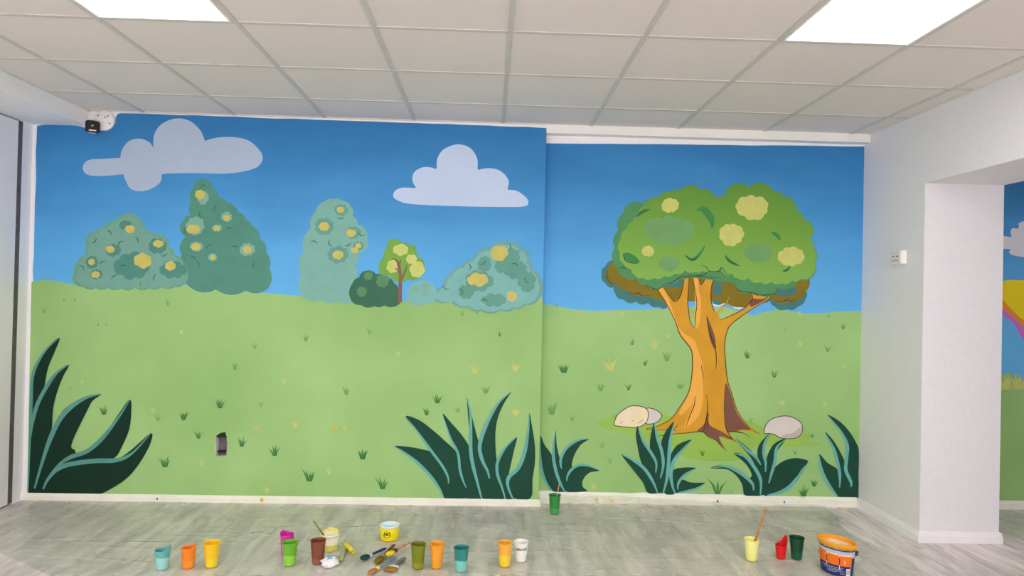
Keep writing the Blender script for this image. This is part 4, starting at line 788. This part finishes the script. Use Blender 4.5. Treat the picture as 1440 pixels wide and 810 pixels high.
brush(zb_(828, 528), zb_(1062, 390), .015, 'long brush with a copper-stained tip and blue and yellow handle', mat('handle_blue', (54, 110, 156), .45, .2, 25, c2=(150, 160, 160)), mat('bristle_copper', (168, 108, 72), .6, .2, 50), mat('ferrule_yellow', (220, 196, 92), .45, .1, 30), hwid=.009)
brush(zb_(1000, 500), zb_(1135, 388), .034, 'wide flat brush with pale metal ferrule and grey handle', mat('handle_grey', (112, 108, 112), .45, .15, 40), mat('bristle_ochre', (146, 112, 50), .65, .25, 60), mat('ferrule_white', (206, 200, 192), .35, .06, 40), round_=False, hwid=.013)

# crossed paint tubes
def ptube(p0, p1_, r, label, m, cm, lift=0):
    a, b = at_z(*p0, .01), at_z(*p1_, .01); L = (b-a).length; e = empty('paint_tube', (a.x, a.y, .0062+lift), math.atan2(b.y-a.y, b.x-a.x)); tag(e, label, 'paint tube')
    profile_body('tube_body', [(0, r*1.15, .0012, .006), (L*.2, r*1.1, r*.5, r*.6), (L*.6, r, r*.85, r*.9), (L*.82, r, r, r), (L*.86, r*.6, r*.6, r)], m, e)
    cpp = profile_body('cap', [(L*.86, r*.62, r*.62, r), (L*.99, r*.56, r*.56, r), (L, r*.45, r*.45, r)], cm, e)
    return e
ptube((478, 789), (487, 768), .0115, 'grey-green squeezed paint tube under the yellow one', mat('tube_greygreen', (150, 156, 112), .4, .15, 40), mat('tube_cap_yellow', (212, 192, 50), .4, .08, 40))
ptube((483.5, 767), (497.5, 784), .0115, 'yellow paint tube lying across the grey-green one', mat('tube_yellow', (222, 200, 46), .4, .1, 40), mat('tube_cap_gold', (206, 176, 36), .4, .08, 40), .016)
jc = at_z(492, 771, .01); jar = empty('bottle_cap', (jc.x, jc.y, .0062)); tag(jar, 'small silver cap beside the crossed paint tubes', 'cap')
mesh('cap_shell', *lathe([(.009, 0), (.0105, .002), (.0105, .012), (.009, .014), (0, .0142)], 18), mat('cap_silver', (190, 188, 192), .3, .05, metal=.5), jar, True)
mesh('grip_ring', *lathe([(.0108, .003), (.0114, .004), (.0114, .006), (.0108, .007)], 18, cap0=False), mat('cap_ring', (150, 148, 152), .35, .05), jar, True)
# crumpled tissue
def crumple(rx, ry, rz, seed, n=18, m_=26):
    V, Fc = [], []
    for j in range(n+1):
        th = math.pi*j/n
        for i in range(m_):
            ph = 6.28318*i/m_; d = Vector((math.sin(th)*math.cos(ph), math.sin(th)*math.sin(ph), math.cos(th)))
            k = 1+.42*noise.noise(d*2.1+Vector((seed, 0, 0)))+.22*abs(noise.noise(d*5+Vector((0, seed, 0))))
            V.append((d.x*rx*k, d.y*ry*k, max(0.0, rz*.8+d.z*rz*k)))
    for j in range(n):
        for i in range(m_): Fc.append((j*m_+i, j*m_+(i+1) % m_, (j+1)*m_+(i+1) % m_, (j+1)*m_+i))
    return V, Fc
tp = at_z(462, 797, .01)
ti = empty('crumpled_tissue', (tp.x, tp.y+.02, .0063), .5); tag(ti, 'crumpled white tissue with a blue paint stain beside the brown cup', 'tissue')
mesh('tissue_ball', *crumple(.042, .034, .022, 3.3), mat('tissue_white', (232, 232, 232), .8, .03, 30), ti)
o = mesh('stained_fold', *crumple(.022, .014, .012, 8.1), mat('tissue_blue', (112, 168, 212), .7, .15, 40), ti); o.location = (.0, .004, .024); o.rotation_euler = (.5, .3, .7)

# drips and scraps on the skirting and sheet
def drip(pl_y, px, py, r, m, parent, seed=0):
    pts = blob(px, py, r, r*1.5, 7, .2, seed); v = [at_y(x, y, pl_y) for x, y in pts]
    o = mesh('paint_drip', v, [tuple(range(len(v)))], m, parent)
    return o
YD = mat('yellow_drip', (222, 170, 40), .4, .1, 40); BD = mat('dark_drip', (40, 44, 46), .5, .1); BL = mat('blue_drip', (70, 120, 180), .5, .1)
bb = bpy.data.objects['baseboard_back']; br = bpy.data.objects['baseboard_recess']
drip(D-.0146, 368, 703, 2.2, YD, bb); drip(D2-.0146, 1009, 705, 1.3, BD, br); drip(D2-.0146, 1103, 706, 1.3, BL, br); drip(D2-.0146, 839, 702, 2.4, YD, br, 3); drip(D2-.0146, 861, 705, 2.4, YD, br, 5)
drip(D-.0146, 221, 701.5, 1.1, BD, bb)

# ------------------------------------------------------------------ plastic drop sheet
def sheet_mat():
    M = bpy.data.materials.new('clear_plastic_film'); M.use_nodes = True; nt = M.node_tree; L = nt.links.new
    nt.nodes.remove(nt.nodes['Principled BSDF']); out = nt.nodes['Material Output']
    tr = nt.nodes.new('ShaderNodeBsdfTransparent'); tr.inputs[0].default_value = (.965, .985, .95, 1)
    df = nt.nodes.new('ShaderNodeBsdfDiffuse'); df.inputs[0].default_value = (*rgb((226, 228, 212)), 1)
    gl = nt.nodes.new('ShaderNodeBsdfGlossy'); gl.inputs['Roughness'].default_value = .16
    tc = nt.nodes.new('ShaderNodeTexCoord'); n = nt.nodes.new('ShaderNodeTexNoise'); n.inputs['Scale'].default_value = 2.5; n.inputs['Detail'].default_value = 6
    L(tc.outputs['Object'], n.inputs['Vector'])
    mr = nt.nodes.new('ShaderNodeMapRange'); mr.inputs[1].default_value = .35; mr.inputs[2].default_value = .7; mr.inputs[3].default_value = .20; mr.inputs[4].default_value = .42; L(n.outputs['Fac'], mr.inputs[0])
    tl = nt.nodes.new('ShaderNodeBsdfTranslucent'); tl.inputs[0].default_value = (.86, .9, .82, 1)
    m0 = nt.nodes.new('ShaderNodeMixShader'); m0.inputs[0].default_value = .45; L(df.outputs[0], m0.inputs[1]); L(tl.outputs[0], m0.inputs[2])
    m1 = nt.nodes.new('ShaderNodeMixShader'); L(mr.outputs[0], m1.inputs[0]); L(tr.outputs[0], m1.inputs[1]); L(m0.outputs[0], m1.inputs[2])
    mp = nt.nodes.new('ShaderNodeMapping'); mp.inputs['Scale'].default_value = (1, 2.6, 1); mp.inputs['Rotation'].default_value = (0, 0, .25); L(tc.outputs['Object'], mp.inputs[0])
    n2 = nt.nodes.new('ShaderNodeTexNoise'); n2.inputs['Scale'].default_value = 5; n2.inputs['Detail'].default_value = 4; n2.inputs['Distortion'].default_value = 1.2; L(mp.outputs[0], n2.inputs['Vector'])
    bp = nt.nodes.new('ShaderNodeBump'); bp.inputs['Strength'].default_value = .8; bp.inputs['Distance'].default_value = .02; L(n2.outputs['Fac'], bp.inputs['Height'])
    for nd in (df, gl, tl): L(bp.outputs[0], nd.inputs['Normal'])
    lw0 = nt.nodes.new('ShaderNodeLayerWeight'); lw0.inputs[0].default_value = .5; pw = nt.nodes.new('ShaderNodeMath'); pw.operation = 'POWER'; L(lw0.outputs['Facing'], pw.inputs[0]); pw.inputs[1].default_value = 4
    lw = nt.nodes.new('ShaderNodeMath'); lw.operation = 'MULTIPLY_ADD'; L(pw.outputs[0], lw.inputs[0]); lw.inputs[1].default_value = .6; lw.inputs[2].default_value = .04
    m2 = nt.nodes.new('ShaderNodeMixShader'); L(lw.outputs[0], m2.inputs[0]); L(m1.outputs[0], m2.inputs[1]); L(gl.outputs[0], m2.inputs[2])
    L(m2.outputs[0], out.inputs[0])
    return M
FILM = sheet_mat()
RS = random.Random(3)
ITEMS = [(o.location.x, o.location.y, .15 if o.name.startswith(('paint_brush', 'paint_pail')) else .06) for o in bpy.data.objects if o.parent is None and o.type == 'EMPTY' and o.location.z < .03]
creases = []
for k in range(70):
    x, y = RS.uniform(-2.9, 2.4), RS.uniform(3.3, 4.7); a = RS.choice([RS.gauss(0, .12), RS.gauss(0, .12), RS.uniform(-1.2, 1.2)])
    creases.append((x, y, math.cos(a), math.sin(a), RS.uniform(.15, .6), RS.uniform(.003, .009), RS.uniform(.005, .011)))
def wrinkle(x, y):
    z = .0025*(noise.noise(Vector((x*1.7, y*3.2, 0)))+1)+.0016*abs(noise.noise(Vector((x*5, y*7, 4))))
    for (cx, cy, ca, sa, l, h, wd) in creases:
        u = (x-cx)*ca+(y-cy)*sa
        if abs(u) < l:
            v = -(x-cx)*sa+(y-cy)*ca
            if abs(v) < wd*4: z += h*(1-(u/l)**2)*math.exp(-(v/wd)**2)
    for (ix, iy, ir) in ITEMS:      # the film lies flat under whatever stands on it
        d = math.hypot(x-ix, y-iy)
        if d < ir+.06: z = min(z, .0042+max(0, d-ir)*.15)
    return .0012+z
def sheet():
    nx, ny = 420, 150; V, Fc = [], []
    for j in range(ny+1):
        t = j/ny
        for i in range(nx+1):
            s = i/nx
            y = 2.9+(4.72-2.9)*t
            xl = max(-2.93, min(-2.93, 0)) if y > 4.05 else -2.93+(4.05-y)*1.5
            xr = 2.30+.05*math.sin(y*7)
            x = xl+(xr-xl)*s
            V.append((x, y, wrinkle(x, y)))
    for j in range(ny):
        for i in range(nx): a = j*(nx+1)+i; Fc.append((a, a+1, a+nx+2, a+nx+1))
    return V, Fc
sh = tag(mesh('drop_sheet', *sheet(), FILM, smooth=True), 'clear wrinkled plastic sheet spread over the grey floor under the mural', 'plastic sheet')
# the far edge bunched up against the recess skirting
def bunch():
    V, Fc = [], []; nx, ny = 200, 14
    pa, pb = at_z(860, 706), at_z(1192, 731)
    for j in range(ny+1):
        t = j/ny
        for i in range(nx+1):
            s = i/nx; x = .50+(2.36-.50)*s
            yf = pa.y+(pb.y-pa.y)*max(0, (x-pa.x)/(pb.x-pa.x))-.03*(x < pa.x)*0; yf = min(yf, 4.71)
            up = max(0, 1-max(0, (x-.9)/.9)); zt_ = .012+.045*up
            u = t*1.0; y = yf+(4.800-yf)*min(1, u/.7); z = 0 if u < .7 else (u-.7)/.3*zt_
            cr = noise.noise(Vector((x*9, t*3, 2)))*.5+abs(noise.noise(Vector((x*21, t*5, 7))))
            z += .007+max(0, cr)*.012*(.3+up)*math.sin(min(1, t*1.2)*3.14)+.0025*cr
            y -= max(0, cr)*.014*up*(t > .3)
            V.append((x, min(y, 4.810), max(.006, z)))
    for j in range(ny):
        for i in range(nx): a = j*(nx+1)+i; Fc.append((a, a+1, a+nx+2, a+nx+1))
    return V, Fc
mesh('folded_edge', *bunch(), FILM, sh, smooth=True)
def nsheet():
    V, Fc = [], []; nx, ny = 60, 40
    for j in range(ny+1):
        for i in range(nx+1):
            y = 3.3+(4.79-3.3)*j/ny; x0 = 3.16+max(0, (4.6-y))*.25; x = x0+(5.6-x0)*i/nx
            V.append((x, y, .0012+.003*(noise.noise(Vector((x*3, y*3, 9)))+1)))
    for j in range(ny):
        for i in range(nx): a = j*(nx+1)+i; Fc.append((a, a+1, a+nx+2, a+nx+1))
    return V, Fc
tag(mesh('drop_sheet', *nsheet(), FILM, smooth=True), 'plastic sheet on the floor of the next room, seen past the white wall end', 'plastic sheet')
